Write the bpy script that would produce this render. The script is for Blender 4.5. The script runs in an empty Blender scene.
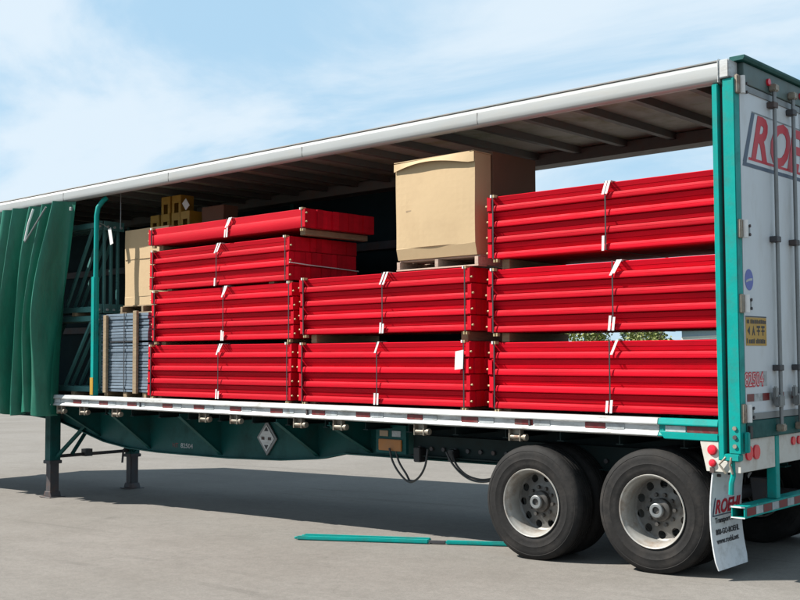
import bpy, bmesh, math, random
from mathutils import Matrix, Vector, noise
R = math.radians
random.seed(7)
scene = bpy.context.scene
COL = scene.collection

# ------------------------------------------------------------------ frames
# Trailer frame: X rearward, Y away from the camera side, Z up, origin at the near rear corner of
# the deck top.  The trailer stands nose-high on its legs, so this frame is pitched on the ground.
K = 0.0273
GZ0 = -1.247
TH = math.atan(K)
T = Matrix.Translation((0, 0, -GZ0 * math.cos(TH))) @ Matrix.Rotation(TH, 4, 'Y')
def gz(x): return GZ0 + K * x                      # ground height in the trailer frame

# ------------------------------------------------------------------ camera
cam = bpy.data.cameras.new('camera')
cam.sensor_width = 36.0; cam.lens = 1087.0 / 800.0 * 36.0
cam.clip_start = 0.1; cam.clip_end = 3000
co = bpy.data.objects.new('camera', cam); COL.objects.link(co)
rx = (0.743, 0.670, -0.005); rd = (-0.038, 0.035, -0.999); rf = (-0.669, 0.742, 0.051)
F = Vector(rf).normalized(); X = Vector(rx); X = (X - F * X.dot(F)).normalized(); U = X.cross(F)
mc = Matrix(((X.x, U.x, -F.x, 3.721), (X.y, U.y, -F.y, -8.074), (X.z, U.z, -F.z, 0.536), (0, 0, 0, 1)))
co.matrix_world = T @ mc
scene.camera = co

# ------------------------------------------------------------------ sky, sun, exposure
SUN = Vector((-0.70, -0.58, 1.0)).normalized()      # towards the sun
elev = math.asin(SUN.z); azim = math.atan2(SUN.x, SUN.y)
w = bpy.data.worlds.new('World'); scene.world = w; w.use_nodes = True
nt = w.node_tree; N = nt.nodes; L = nt.links
for n_ in list(N): N.remove(n_)
out = N.new('ShaderNodeOutputWorld'); bg = N.new('ShaderNodeBackground')
sky = N.new('ShaderNodeTexSky'); sky.sky_type = 'NISHITA'; sky.sun_disc = False
sky.sun_elevation = elev; sky.sun_rotation = azim
sky.air_density = 1.0; sky.dust_density = 0.8; sky.ozone_density = 1.5
tc = N.new('ShaderNodeTexCoord'); sep = N.new('ShaderNodeSeparateXYZ')
L.new(tc.outputs['Generated'], sep.inputs[0])
zz = N.new('ShaderNodeMath'); zz.operation = 'MAXIMUM'; zz.inputs[1].default_value = 0.0
L.new(sep.outputs[2], zz.inputs[0])
za = N.new('ShaderNodeMath'); za.operation = 'ADD'; za.inputs[1].default_value = 0.16
L.new(zz.outputs[0], za.inputs[0])
dx = N.new('ShaderNodeMath'); dx.operation = 'DIVIDE'; dy = N.new('ShaderNodeMath'); dy.operation = 'DIVIDE'
L.new(sep.outputs[0], dx.inputs[0]); L.new(za.outputs[0], dx.inputs[1])
L.new(sep.outputs[1], dy.inputs[0]); L.new(za.outputs[0], dy.inputs[1])
cb = N.new('ShaderNodeCombineXYZ'); L.new(dx.outputs[0], cb.inputs[0]); L.new(dy.outputs[0], cb.inputs[1])
mp = N.new('ShaderNodeMapping'); mp.inputs['Rotation'].default_value = (0, 0, R(-35)); mp.inputs['Scale'].default_value = (0.68, 1.08, 1)
mp.inputs['Location'].default_value = (3.4, 1.3, 0)
L.new(cb.outputs[0], mp.inputs[0])
cn = N.new('ShaderNodeTexNoise'); cn.inputs['Scale'].default_value = 1.2; cn.inputs['Detail'].default_value = 9
cn.inputs['Roughness'].default_value = 0.56; cn.inputs['Distortion'].default_value = 0.55
L.new(mp.outputs[0], cn.inputs['Vector'])
cr = N.new('ShaderNodeMapRange'); cr.inputs['From Min'].default_value = 0.41; cr.inputs['From Max'].default_value = 0.60
cr.inputs['To Min'].default_value = 0.0; cr.inputs['To Max'].default_value = 0.80; cr.interpolation_type = 'SMOOTHSTEP'
L.new(cn.outputs['Fac'], cr.inputs['Value'])
hz = N.new('ShaderNodeMix'); hz.data_type = 'RGBA'; hz.inputs['Factor'].default_value = 0.78     # thin even summer haze
L.new(sky.outputs[0], hz.inputs['A']); hz.inputs['B'].default_value = (4.75, 7.25, 9.25, 1)
mx = N.new('ShaderNodeMix'); mx.data_type = 'RGBA'
L.new(cr.outputs[0], mx.inputs['Factor']); L.new(hz.outputs['Result'], mx.inputs['A'])
mx.inputs['B'].default_value = (7.6, 8.5, 9.25, 1)
L.new(mx.outputs['Result'], bg.inputs['Color']); bg.inputs['Strength'].default_value = 0.051
L.new(bg.outputs[0], out.inputs[0])

sl = bpy.data.lights.new('sun', 'SUN'); sl.energy = 5.0; sl.angle = R(0.53); sl.color = (1.0, 0.95, 0.87)
so = bpy.data.objects.new('sun', sl); COL.objects.link(so)
so.rotation_euler = (-SUN).to_track_quat('-Z', 'Y').to_euler(); so.location = (-20, -20, 30)
vs = scene.view_settings
vs.view_transform = 'Standard'; vs.look = 'None'; vs.exposure = 1.10; vs.gamma = 1.0; vs.use_curve_mapping = False
scene.render.engine = 'CYCLES'
scene.cycles.max_bounces = 8; scene.cycles.use_denoising = True

# ------------------------------------------------------------------ materials
MATS = {}
def mat(name, col, rough=0.6, metal=0.0, var=0.12, scale=6.0, dirt_or_glow=None, dirt_or_glow_amt=0.0, dirt_or_glow_scale=3.0,
        bump=0.0, bump_scale=60.0, stretch=(1, 1, 1), spec=0.5, randobj=0.0, trans=0.0):
    m = bpy.data.materials.new(name); m.use_nodes = True
    t = m.node_tree; n = t.nodes; l = t.links
    b = n['Principled BSDF']; b.inputs['Roughness'].default_value = rough; b.inputs['Metallic'].default_value = metal
    b.inputs['Specular IOR Level'].default_value = spec
    if trans: b.inputs['Transmission Weight'].default_value = trans
    g = n.new('ShaderNodeNewGeometry'); mpn = n.new('ShaderNodeMapping'); mpn.inputs['Scale'].default_value = stretch
    l.new(g.outputs['Position'], mpn.inputs[0])
    ns = n.new('ShaderNodeTexNoise'); ns.inputs['Scale'].default_value = scale; ns.inputs['Detail'].default_value = 6
    ns.inputs['Roughness'].default_value = 0.6
    l.new(mpn.outputs[0], ns.inputs['Vector'])
    r = n.new('ShaderNodeMapRange'); r.inputs['From Min'].default_value = .3; r.inputs['From Max'].default_value = .7
    r.inputs['To Min'].default_value = 1 - var; r.inputs['To Max'].default_value = 1 + var
    l.new(ns.outputs['Fac'], r.inputs['Value'])
    mul = n.new('ShaderNodeMix'); mul.data_type = 'RGBA'; mul.blend_type = 'MULTIPLY'; mul.inputs['Factor'].default_value = 1
    mul.inputs['A'].default_value = (*col, 1); l.new(r.outputs[0], mul.inputs['B'])
    src = mul.outputs['Result']
    if randobj:
        oi = n.new('ShaderNodeObjectInfo'); rr = n.new('ShaderNodeMapRange')
        rr.inputs['To Min'].default_value = 1 - randobj; rr.inputs['To Max'].default_value = 1 + randobj
        l.new(oi.outputs['Random'], rr.inputs['Value'])
        m2 = n.new('ShaderNodeMix'); m2.data_type = 'RGBA'; m2.blend_type = 'MULTIPLY'; m2.inputs['Factor'].default_value = 1
        l.new(src, m2.inputs['A']); l.new(rr.outputs[0], m2.inputs['B']); src = m2.outputs['Result']
    if dirt_or_glow:
        n2 = n.new('ShaderNodeTexNoise'); n2.inputs['Scale'].default_value = dirt_or_glow_scale; n2.inputs['Detail'].default_value = 9
        n2.inputs['Roughness'].default_value = 0.68
        l.new(mpn.outputs[0], n2.inputs['Vector'])
        r2 = n.new('ShaderNodeMapRange'); r2.inputs['From Min'].default_value = .48; r2.inputs['From Max'].default_value = .74
        r2.inputs['To Min'].default_value = 0; r2.inputs['To Max'].default_value = dirt_or_glow_amt
        l.new(n2.outputs['Fac'], r2.inputs['Value'])
        m3 = n.new('ShaderNodeMix'); m3.data_type = 'RGBA'; m3.inputs['B'].default_value = (*dirt_or_glow, 1)
        l.new(r2.outputs[0], m3.inputs['Factor']); l.new(src, m3.inputs['A']); src = m3.outputs['Result']
        rg = n.new('ShaderNodeMapRange'); rg.inputs['To Min'].default_value = rough; rg.inputs['To Max'].default_value = min(1, rough + .35)
        l.new(r2.outputs[0], rg.inputs['Value']); l.new(rg.outputs[0], b.inputs['Roughness'])
    l.new(src, b.inputs['Base Color'])
    if bump:
        n3 = n.new('ShaderNodeTexNoise'); n3.inputs['Scale'].default_value = bump_scale; n3.inputs['Detail'].default_value = 5
        l.new(mpn.outputs[0], n3.inputs['Vector'])
        bp = n.new('ShaderNodeBump'); bp.inputs['Strength'].default_value = bump; bp.inputs['Distance'].default_value = 0.02
        l.new(n3.outputs['Fac'], bp.inputs['Height']); l.new(bp.outputs[0], b.inputs['Normal'])
    MATS[name] = m
    return m

DIRT = (0.10, 0.085, 0.07); RUST = (0.16, 0.06, 0.025)
mat('red', (0.447, 0.0022, 0.0135), .58, var=.08, scale=3, dirt_or_glow=(0.241, 0.00688, 0.0103), dirt_or_glow_amt=.5, dirt_or_glow_scale=7, stretch=(.5, 1, 3), bump=.05, bump_scale=25, randobj=.20, spec=.10)
mat('red_tape', (0.126, 0.00689, 0.00861), .45, dirt_or_glow=DIRT, dirt_or_glow_amt=.7, dirt_or_glow_scale=14)
mat('white_tape', (0.307, 0.332, 0.344), .4, dirt_or_glow=DIRT, dirt_or_glow_amt=.8, dirt_or_glow_scale=10, randobj=.12)
mat('alu', (0.416, 0.427, 0.427), .42, .35, var=.10, scale=4, dirt_or_glow=(0.127, 0.115, 0.0981), dirt_or_glow_amt=.9, dirt_or_glow_scale=6, stretch=(.6, 1, 2.5), bump=.05)
mat('alu_roof', (0.306, 0.317, 0.317), .42, .15, var=.05, scale=2, dirt_or_glow=(0.238, 0.222, 0.19), dirt_or_glow_amt=.5, dirt_or_glow_scale=3, stretch=(.5, 1, 2), bump=.02, bump_scale=12)
mat('roof_skin', (0.33, 0.335, 0.285), .6, var=.2, scale=2.2, dirt_or_glow=(0.20, 0.22, 0.09), dirt_or_glow_amt=.85, dirt_or_glow_scale=2.4, stretch=(1, 1, 1))  # olive mottle is painted in for sunlight glowing through the sheet
mat('bow', (0.125, 0.125, 0.118), .6, .2, dirt_or_glow=RUST, dirt_or_glow_amt=.5, dirt_or_glow_scale=6)
mat('dark_steel', (0.05, 0.05, 0.055), .6, .3, dirt_or_glow=RUST, dirt_or_glow_amt=.4, dirt_or_glow_scale=5)
mat('teal', (0.00205, 0.226, 0.205), .42, spec=.14, var=.08, dirt_or_glow=(0.0356, 0.102, 0.0915), dirt_or_glow_amt=.6, dirt_or_glow_scale=5, bump=.04)
mat('teal_shaded', (0.00305, 0.0635, 0.06), .55, spec=.25, var=.15, dirt_or_glow=(0.0127, 0.0229, 0.0203), dirt_or_glow_amt=.8, dirt_or_glow_scale=3, bump=.06)  # the teal paint with underframe shade worked into its base colour
mat('green_tarp', (0.01, 0.118, 0.078), .38, spec=.35, var=.14, scale=3, dirt_or_glow=(0.0123, 0.0409, 0.0307), dirt_or_glow_amt=.5, dirt_or_glow_scale=4, bump=.38, bump_scale=8, stretch=(1.3, 1.3, .5))
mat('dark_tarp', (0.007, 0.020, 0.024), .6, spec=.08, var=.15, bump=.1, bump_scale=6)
mat('upright_green', (0.055, 0.165, 0.16), .45, var=.12, dirt_or_glow=(0.054, 0.072, 0.063), dirt_or_glow_amt=.5)
mat('door_white', (0.4472, 0.473, 0.4988), .42, var=.05, scale=2.5, dirt_or_glow=(0.3096, 0.2924, 0.258), dirt_or_glow_amt=.6, dirt_or_glow_scale=2.2, stretch=(1, 1, .35), bump=.02, bump_scale=4)
mat('panel_white', (0.455, 0.443, 0.406), .5, var=.06, dirt_or_glow=(0.209, 0.135, 0.0799), dirt_or_glow_amt=.55, dirt_or_glow_scale=6)
mat('rod', (0.184, 0.197, 0.203), .45, .5, dirt_or_glow=DIRT, dirt_or_glow_amt=.5)
mat('hardware', (0.241, 0.218, 0.178), .5, .4, var=.2, scale=20, dirt_or_glow=RUST, dirt_or_glow_amt=.7, dirt_or_glow_scale=16)
mat('brass', (0.381, 0.307, 0.172), .4, .35, var=.2, scale=30)
mat('rubber', (0.0145, 0.014, 0.014), .72, spec=.15, var=.2, scale=9, dirt_or_glow=(0.040, 0.036, 0.033), dirt_or_glow_amt=.75, dirt_or_glow_scale=4, bump=.1, bump_scale=40)
mat('black', (0.012, 0.012, 0.013), .55)
mat('strap', (0.015, 0.015, 0.018), .5)
mat('rim', (0.315, 0.308, 0.288), .4, .25, var=.12, scale=7, dirt_or_glow=(0.142, 0.0827, 0.0413), dirt_or_glow_amt=1.0, dirt_or_glow_scale=4.5, bump=.05)
mat('rim_disc', (0.13, 0.127, 0.12), .5, .3, var=.2, scale=8, dirt_or_glow=(0.0402, 0.0287, 0.0201), dirt_or_glow_amt=.9, dirt_or_glow_scale=7)
mat('hub_metal', (0.07, 0.066, 0.062), .5, .4, dirt_or_glow=(.02, .018, .015), dirt_or_glow_amt=.8, dirt_or_glow_scale=14)
mat('white', (0.598, 0.598, 0.591), .5, var=.05, dirt_or_glow=(0.299, 0.284, 0.262), dirt_or_glow_amt=.4, dirt_or_glow_scale=12)
mat('flap', (0.558, 0.576, 0.594), .5, var=.06, dirt_or_glow=(0.198, 0.189, 0.171), dirt_or_glow_amt=.7, dirt_or_glow_scale=6)
mat('card', (0.395, 0.285, 0.16), .8, var=.05, scale=3, dirt_or_glow=(0.214, 0.147, 0.0864), dirt_or_glow_amt=.3, dirt_or_glow_scale=3, bump=.05, bump_scale=14)
mat('card_brown', (0.119, 0.056, 0.0315), .85, var=.08, scale=3, dirt_or_glow=(0.126, 0.063, 0.035), dirt_or_glow_amt=.4, dirt_or_glow_scale=4, bump=.05, bump_scale=14)
mat('card_tape', (0.276, 0.197, 0.118), .35, var=.05)
mat('wood', (0.203, 0.147, 0.0864), .8, var=.22, scale=8, stretch=(1, 1, 6), bump=.15, randobj=.15)
mat('wood_grey', (0.173, 0.158, 0.137), .85, var=.25, scale=9, stretch=(1, 4, 4), bump=.2, randobj=.15)
mat('wood_pale', (0.34, 0.25, 0.2), .85, var=.2, scale=9, stretch=(1, 4, 4), bump=.2, randobj=.15)
mat('floor_wood', (0.154, 0.105, 0.063), .8, var=.25, scale=6, stretch=(.4, 6, 1), bump=.1, randobj=.2)
mat('galv', (0.162, 0.206, 0.254), .38, .45, var=.14, scale=10, randobj=.14)
mat('yellow', (0.32, 0.178, 0.0154), .5, var=.12, dirt_or_glow=(0.111, 0.0677, 0.0184), dirt_or_glow_amt=.5, dirt_or_glow_scale=8)
mat('sign_yellow', (0.34, 0.19, 0.012), .45, var=.06)
mat('amber', (0.344, 0.126, 0.0172), .4, dirt_or_glow=DIRT, dirt_or_glow_amt=.5)
mat('lens_red', (0.55, 0.012, 0.03), .15, var=.05)
mat('lens_amber', (0.75, 0.25, 0.02), .2, var=.05)
mat('ink_red', (0.4, 0.0096, 0.024), .5, var=.08, dirt_or_glow=(0.28, 0.08, 0.08), dirt_or_glow_amt=.4, dirt_or_glow_scale=12)
mat('ink_navy', (0.04, 0.06, 0.10), .5, var=.1)
mat('ink_black', (0.025, 0.025, 0.03), .6, var=.1)
mat('ink_blue', (0.05, 0.07, 0.30), .4, var=.1)
mat('header', (0.05, 0.085, 0.082), .5, var=.15, dirt_or_glow=(.12, .12, .11), dirt_or_glow_amt=.6, dirt_or_glow_scale=4)
mat('chassis_black', (0.006, 0.016, 0.016), .6, spec=.2, dirt_or_glow=(.02, .018, .015), dirt_or_glow_amt=.6, dirt_or_glow_scale=5)
mat('hose', (0.02, 0.02, 0.02), .4)
mat('bark', (0.12, 0.085, 0.055), .9, var=.3, scale=10, stretch=(4, 4, 1))
mat('leaf', (0.13, 0.15, 0.03), .6, var=.35, scale=.9)
mat('leaf_dark', (0.045, 0.085, 0.022), .6, var=.35, scale=.9)
mat('shed_wall', (0.207, 0.276, 0.356), .5, var=.06)
mat('shed_band', (0.43, 0.436, 0.436), .5, var=.05)
mat('glass', (0.02, 0.03, 0.04), .08)
mat('grass', (0.09, 0.12, 0.04), .9, var=.3, scale=2)

# asphalt: light weathered paving with blotches, drips, hairline cracks and aggregate relief
def asphalt():
    m = bpy.data.materials.new('asphalt'); m.use_nodes = True
    t = m.node_tree; n = t.nodes; l = t.links; b = n['Principled BSDF']; b.inputs['Roughness'].default_value = .9
    b.inputs['Specular IOR Level'].default_value = .08
    g = n.new('ShaderNodeNewGeometry')
    def nz(scale, det, rough, stretch=(1, 1, 1), rot=0):
        mm = n.new('ShaderNodeMapping'); mm.inputs['Scale'].default_value = stretch; mm.inputs['Rotation'].default_value = (0, 0, rot)
        l.new(g.outputs['Position'], mm.inputs[0])
        x = n.new('ShaderNodeTexNoise'); x.inputs['Scale'].default_value = scale; x.inputs['Detail'].default_value = det
        x.inputs['Roughness'].default_value = rough; l.new(mm.outputs[0], x.inputs['Vector']); return x
    def rng(s, a, b_, c, d):
        r = n.new('ShaderNodeMapRange'); r.inputs['From Min'].default_value = a; r.inputs['From Max'].default_value = b_
        r.inputs['To Min'].default_value = c; r.inputs['To Max'].default_value = d; r.interpolation_type = 'SMOOTHSTEP'
        l.new(s, r.inputs['Value']); return r.outputs[0]
    def mulc(a, f):
        k = n.new('ShaderNodeMix'); k.data_type = 'RGBA'; k.blend_type = 'MULTIPLY'; k.inputs['Factor'].default_value = 1
        l.new(a, k.inputs['A']); l.new(f, k.inputs['B']); return k.outputs['Result']
    base = n.new('ShaderNodeMix'); base.data_type = 'RGBA'
    base.inputs['A'].default_value = (0.147, 0.137, 0.125, 1); base.inputs['B'].default_value = (0.165, 0.155, 0.143, 1)
    l.new(rng(nz(.35, 5, .6).outputs['Fac'], .35, .65, 0, 1), base.inputs['Factor'])
    c = base.outputs['Result']
    c = mulc(c, rng(nz(1.6, 7, .65, (.5, 1.6, 1), R(25)).outputs['Fac'], .3, .7, .95, 1.04))
    c = mulc(c, rng(nz(9, 6, .7).outputs['Fac'], .3, .7, .93, 1.07))
    c = mulc(c, rng(nz(38, 4, .75).outputs['Fac'], .3, .7, .90, 1.10))
    c = mulc(c, rng(nz(160, 3, .7).outputs['Fac'], .3, .7, .80, 1.18))
    c = mulc(c, rng(nz(.8, 5, .7, (1, 1, 1), 1).outputs['Fac'], .60, .76, 1, .80))        # stains
    c = mulc(c, rng(nz(1.3, 6, .55, (.10, 2.6, 1), R(22)).outputs['Fac'], .61, .70, 1, .84))  # tyre streaks
    vo = n.new('ShaderNodeTexVoronoi'); vo.feature = 'DISTANCE_TO_EDGE'; vo.inputs['Scale'].default_value = .22
    wob = nz(1.2, 5, .6); ad = n.new('ShaderNodeMix'); ad.data_type = 'RGBA'; ad.blend_type = 'LINEAR_LIGHT'; ad.inputs['Factor'].default_value = .35
    l.new(g.outputs['Position'], ad.inputs['A']); l.new(wob.outputs['Color'], ad.inputs['B'])
    l.new(ad.outputs['Result'], vo.inputs['Vector'])
    c = mulc(c, rng(vo.outputs['Distance'], 0.0, .0025, .90, 1))
    for cx, cy, rad, wd_, dk in ((-4.0, -22.0, 19.6, .07, .86), (-4.0, -22.0, 20.1, .06, .88), (-14.0, 2.5, 7.2, .05, .88), (-14.0, 2.5, 7.5, .05, .90), (3.0, -16.0, 13.1, .10, .90)):   # scrubbed tyre tracks
        dv = n.new('ShaderNodeVectorMath'); dv.operation = 'DISTANCE'; dv.inputs[1].default_value = (cx, cy, 0); l.new(g.outputs['Position'], dv.inputs[0])
        sb = n.new('ShaderNodeMath'); sb.operation = 'SUBTRACT'; sb.inputs[1].default_value = rad; l.new(dv.outputs['Value'], sb.inputs[0])
        ab = n.new('ShaderNodeMath'); ab.operation = 'ABSOLUTE'; l.new(sb.outputs[0], ab.inputs[0])
        msk = rng(ab.outputs[0], wd_ * .4, wd_, 1, 0); pat = rng(nz(.7, 6, .7, (1, 1, 1), cx).outputs['Fac'], .46, .62, 0, 1 - dk)
        pr_ = n.new('ShaderNodeMath'); pr_.operation = 'MULTIPLY'; l.new(msk, pr_.inputs[0]); l.new(pat, pr_.inputs[1])
        iv = n.new('ShaderNodeMath'); iv.operation = 'SUBTRACT'; iv.inputs[0].default_value = 1.0; l.new(pr_.outputs[0], iv.inputs[1])
        c = mulc(c, iv.outputs[0])
    l.new(c, b.inputs['Base Color'])
    bp = n.new('ShaderNodeBump'); bp.inputs['Strength'].default_value = .35; bp.inputs['Distance'].default_value = .006
    l.new(nz(140, 4, .7).outputs['Fac'], bp.inputs['Height']); l.new(bp.outputs[0], b.inputs['Normal'])
    MATS['asphalt'] = m
asphalt()

# ------------------------------------------------------------------ mesh tools
class MB:
    def __init__(s): s.v = []; s.f = []; s.m = []; s.cur = 0
    def add(s, vs_, fs):
        o = len(s.v); s.v += [tuple(p) for p in vs_]; s.f += [tuple(i + o for i in f) for f in fs]; s.m += [s.cur] * len(fs); return s
    def mi(s, i): s.cur = i; return s
    def box(s, x0, x1, y0, y1, z0, z1):
        return s.add([(x0, y0, z0), (x1, y0, z0), (x1, y1, z0), (x0, y1, z0), (x0, y0, z1), (x1, y0, z1), (x1, y1, z1), (x0, y1, z1)],
                     [(3, 2, 1, 0), (4, 5, 6, 7), (0, 1, 5, 4), (1, 2, 6, 5), (2, 3, 7, 6), (3, 0, 4, 7)])
    def prism(s, pts, axis, a0, a1):
        """extrude a closed 2-D outline along an axis: 'X' pts=(y,z), 'Y' pts=(x,z), 'Z' pts=(x,y)"""
        def P(p, a): return {'X': (a, p[0], p[1]), 'Y': (p[0], a, p[1]), 'Z': (p[0], p[1], a)}[axis]
        n = len(pts); vv = [P(p, a0) for p in pts] + [P(p, a1) for p in pts]
        ff = [(i, (i + 1) % n, (i + 1) % n + n, i + n) for i in range(n)] + [tuple(range(n - 1, -1, -1)), tuple(range(n, 2 * n))]
        return s.add(vv, ff)
    def cyl(s, a, b, r, n=12, r2=None):
        a = Vector(a); b = Vector(b); d = (b - a).normalized(); u = d.orthogonal().normalized(); w_ = d.cross(u)
        r2 = r if r2 is None else r2
        vv = []
        for c, rr in ((a, r), (b, r2)):
            for i in range(n):
                t = 2 * math.pi * i / n; vv.append(c + (u * math.cos(t) + w_ * math.sin(t)) * rr)
        return s.add(vv, [(i, (i + 1) % n, (i + 1) % n + n, i + n) for i in range(n)] + [tuple(range(n - 1, -1, -1)), tuple(range(n, 2 * n))])
    def tube(s, pts, r, n=8):
        pts = [Vector(p) for p in pts]; vv = []; prev = None
        for i, p in enumerate(pts):
            d = (pts[min(i + 1, len(pts) - 1)] - pts[max(i - 1, 0)]).normalized()
            u = d.orthogonal().normalized() if prev is None else (prev - d * prev.dot(d)).normalized()
            prev = u; w_ = d.cross(u)
            for k in range(n):
                t = 2 * math.pi * k / n; vv.append(p + (u * math.cos(t) + w_ * math.sin(t)) * r)
        ff = [(i * n + k, i * n + (k + 1) % n, (i + 1) * n + (k + 1) % n, (i + 1) * n + k) for i in range(len(pts) - 1) for k in range(n)]
        ff += [tuple(range(n - 1, -1, -1)), tuple((len(pts) - 1) * n + k for k in range(n))]
        return s.add(vv, ff)
    def lathe(s, prof, c=(0, 0, 0), n=48, close=True):
        """revolve (radius, y) pairs round the Y axis through c"""
        vv = []; m = len(prof)
        for r_, y_ in prof:
            for k in range(n):
                t = 2 * math.pi * k / n; vv.append((c[0] + r_ * math.cos(t), c[1] + y_, c[2] + r_ * math.sin(t)))
        ff = [(i * n + k, i * n + (k + 1) % n, (i + 1) * n + (k + 1) % n, (i + 1) * n + k) for i in range(m - 1) for k in range(n)]
        if close: ff += [((m - 1) * n + k, (m - 1) * n + (k + 1) % n, (k + 1) % n, k) for k in range(n)]
        return s.add(vv, ff)
    def mesh(s, name, mats, bevel=0.0, smooth=False, off=(0, 0, 0)):
        me = bpy.data.meshes.new(name)
        me.from_pydata([(p[0] - off[0], p[1] - off[1], p[2] - off[2]) for p in s.v], [], s.f)
        for mm in mats: me.materials.append(MATS[mm])
        me.polygons.foreach_set('material_index', s.m)
        bm = bmesh.new(); bm.from_mesh(me)
        bmesh.ops.recalc_face_normals(bm, faces=bm.faces)
        if bevel:
            es = [e for e in bm.edges if len(e.link_faces) == 2 and e.calc_face_angle(0) > R(35)]
            bmesh.ops.bevel(bm, geom=es, offset=bevel, segments=1 if bevel < .006 else 2, affect='EDGES', clamp_overlap=True)
        bm.to_mesh(me); bm.free()
        if smooth:
            me.polygons.foreach_set('use_smooth', [True] * len(me.polygons))
            me.set_sharp_from_angle(angle=R(38))
        me.update(); return me

ORG = {}
def root(name, label, cat, loc, group=None, world=False):
    o = bpy.data.objects.new(name, None); COL.objects.link(o); o.empty_display_size = .2
    o.matrix_world = Matrix.Translation(loc) if world else T @ Matrix.Translation(loc)
    o['label'] = label; o['category'] = cat
    if group: o['group'] = group
    ORG[o.name] = tuple(loc); return o
def put(name, me, parent, loc=(0, 0, 0), rot=None, label=None, kind=None):
    o = bpy.data.objects.new(name, me); COL.objects.link(o); o.parent = parent; o.location = loc
    if rot: o.rotation_euler = rot
    ORG[o.name] = ORG[parent.name]
    if label: o['label'] = label
    if kind: o['kind'] = kind
    return o
def part(name, mb, mats, parent, bevel=0.0, smooth=False, label=None, kind=None):
    """mb in trailer coordinates; becomes a mesh object under parent"""
    if isinstance(mats, str): mats = [mats]
    return put(name, mb.mesh(name, mats, bevel, smooth, ORG[parent.name]), parent, label=label, kind=kind)
def text(name, s, size, mt, parent, pos, plane, align='LEFT', shear=0.0, xs=1.0, depth=.0015, bold=0.0):
    cu = bpy.data.curves.new('t', 'FONT'); cu.body = s; cu.size = size; cu.align_x = align; cu.shear = shear
    cu.extrude = depth; cu.offset = bold; cu.resolution_u = 3
    ob = bpy.data.objects.new('t', cu); COL.objects.link(ob)
    me = bpy.data.meshes.new_from_object(ob.evaluated_get(bpy.context.evaluated_depsgraph_get()))
    bpy.data.objects.remove(ob); bpy.data.curves.remove(cu)
    o = ORG[parent.name]
    for v in me.vertices:
        x, y, z = v.co; x *= xs
        if plane == 'rear': p = (z, x, y)
        else: p = (x, -z, y)
        v.co = (p[0] + pos[0] - o[0], p[1] + pos[1] - o[1], p[2] + pos[2] - o[2])
    me.materials.clear(); me.materials.append(MATS[mt]); me.name = name
    return put(name, me, parent)
def boolean_cut(me, cutter):
    a = bpy.data.objects.new('a', me); b = bpy.data.objects.new('b', cutter); COL.objects.link(a); COL.objects.link(b)
    md = a.modifiers.new('b', 'BOOLEAN'); md.operation = 'DIFFERENCE'; md.object = b; md.solver = 'EXACT'
    r = bpy.data.meshes.new_from_object(a.evaluated_get(bpy.context.evaluated_depsgraph_get()))
    bpy.data.objects.remove(a); bpy.data.objects.remove(b); return r

# ------------------------------------------------------------------ ground
g = MB()
xs = [-600, -200, -60, -30, -15, 0, 10, 30, 100, 600]; ys = [-300, -60, -20, -8, 0, 8, 20, 46]
g.add([(x, y, 0) for y in ys for x in xs], [(j * 10 + i, j * 10 + i + 1, (j + 1) * 10 + i + 1, (j + 1) * 10 + i) for j in range(len(ys) - 1) for i in range(9)])
me = g.mesh('ground', ['asphalt']); o = bpy.data.objects.new('ground', me); COL.objects.link(o); o['kind'] = 'structure'
g = MB(); g.box(-1500, 1500, 46, 2500, -.3, .10)
o = bpy.data.objects.new('grass_verge', g.mesh('grass_verge', ['grass'])); COL.objects.link(o); o['kind'] = 'structure'
g = MB(); g.box(-600, 600, 45.7, 46.0, -.2, .14)
mat('concrete', (0.344, 0.328, 0.303), .85, var=.12)
o = bpy.data.objects.new('kerb', g.mesh('kerb', ['concrete'], .02)); COL.objects.link(o); o['kind'] = 'structure'

# ------------------------------------------------------------------ trailer
W = 2.6; LEN = 16.15
TR = root('curtain_side_trailer', 'teal and white curtain-side semi-trailer with its green side curtain pulled open', 'trailer', (-8.0, 1.3, gz(-8.0)))

# deck and floor
m = MB(); m.box(-LEN + .05, -.12, .06, W - .06, -.13, -.035); part('deck', m, 'dark_steel', TR)
nP = 9; pw = (W - .16) / nP
pl = MB().box(0, LEN - .25, 0, pw - .006, -.034, -.002).mesh('floor_plank', ['floor_wood'], .003)
for i in range(nP): put('floor_plank', pl, TR, Vector((-LEN + .1, .08 + i * pw, 0)) - Vector(ORG[TR.name]))
# side rails
def rail(y, s, x0, x1, mt, name='side_rail'):
    pr = [(.034, .014), (.014, .012), (0, -.034), (.004, -.042), (.032, -.044), (.032, -.098), (.016, -.101), (0, -.127), (.003, -.136), (.06, -.136), (.075, -.150), (.075, .014)]
    mb = MB(); mb.prism([(y + s * a, b) for a, b in pr], 'X', x0, x1)
    return part(name, mb, mt, TR, .004)
near_rail = rail(0, 1, -LEN, -.72, 'alu'); far_rail = rail(W, -1, -LEN, -.12, 'alu')
rail(-.004, 1, -.715, -.19, 'teal', 'rear_rail_end')
mb = MB(); mb.prism([(-.70, -.098), (-.186, -.098), (-.186, -.154), (-.655, -.154)], 'Y', -.008, .03); part('rail_bracket', mb, 'teal', TR, .006)
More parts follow.
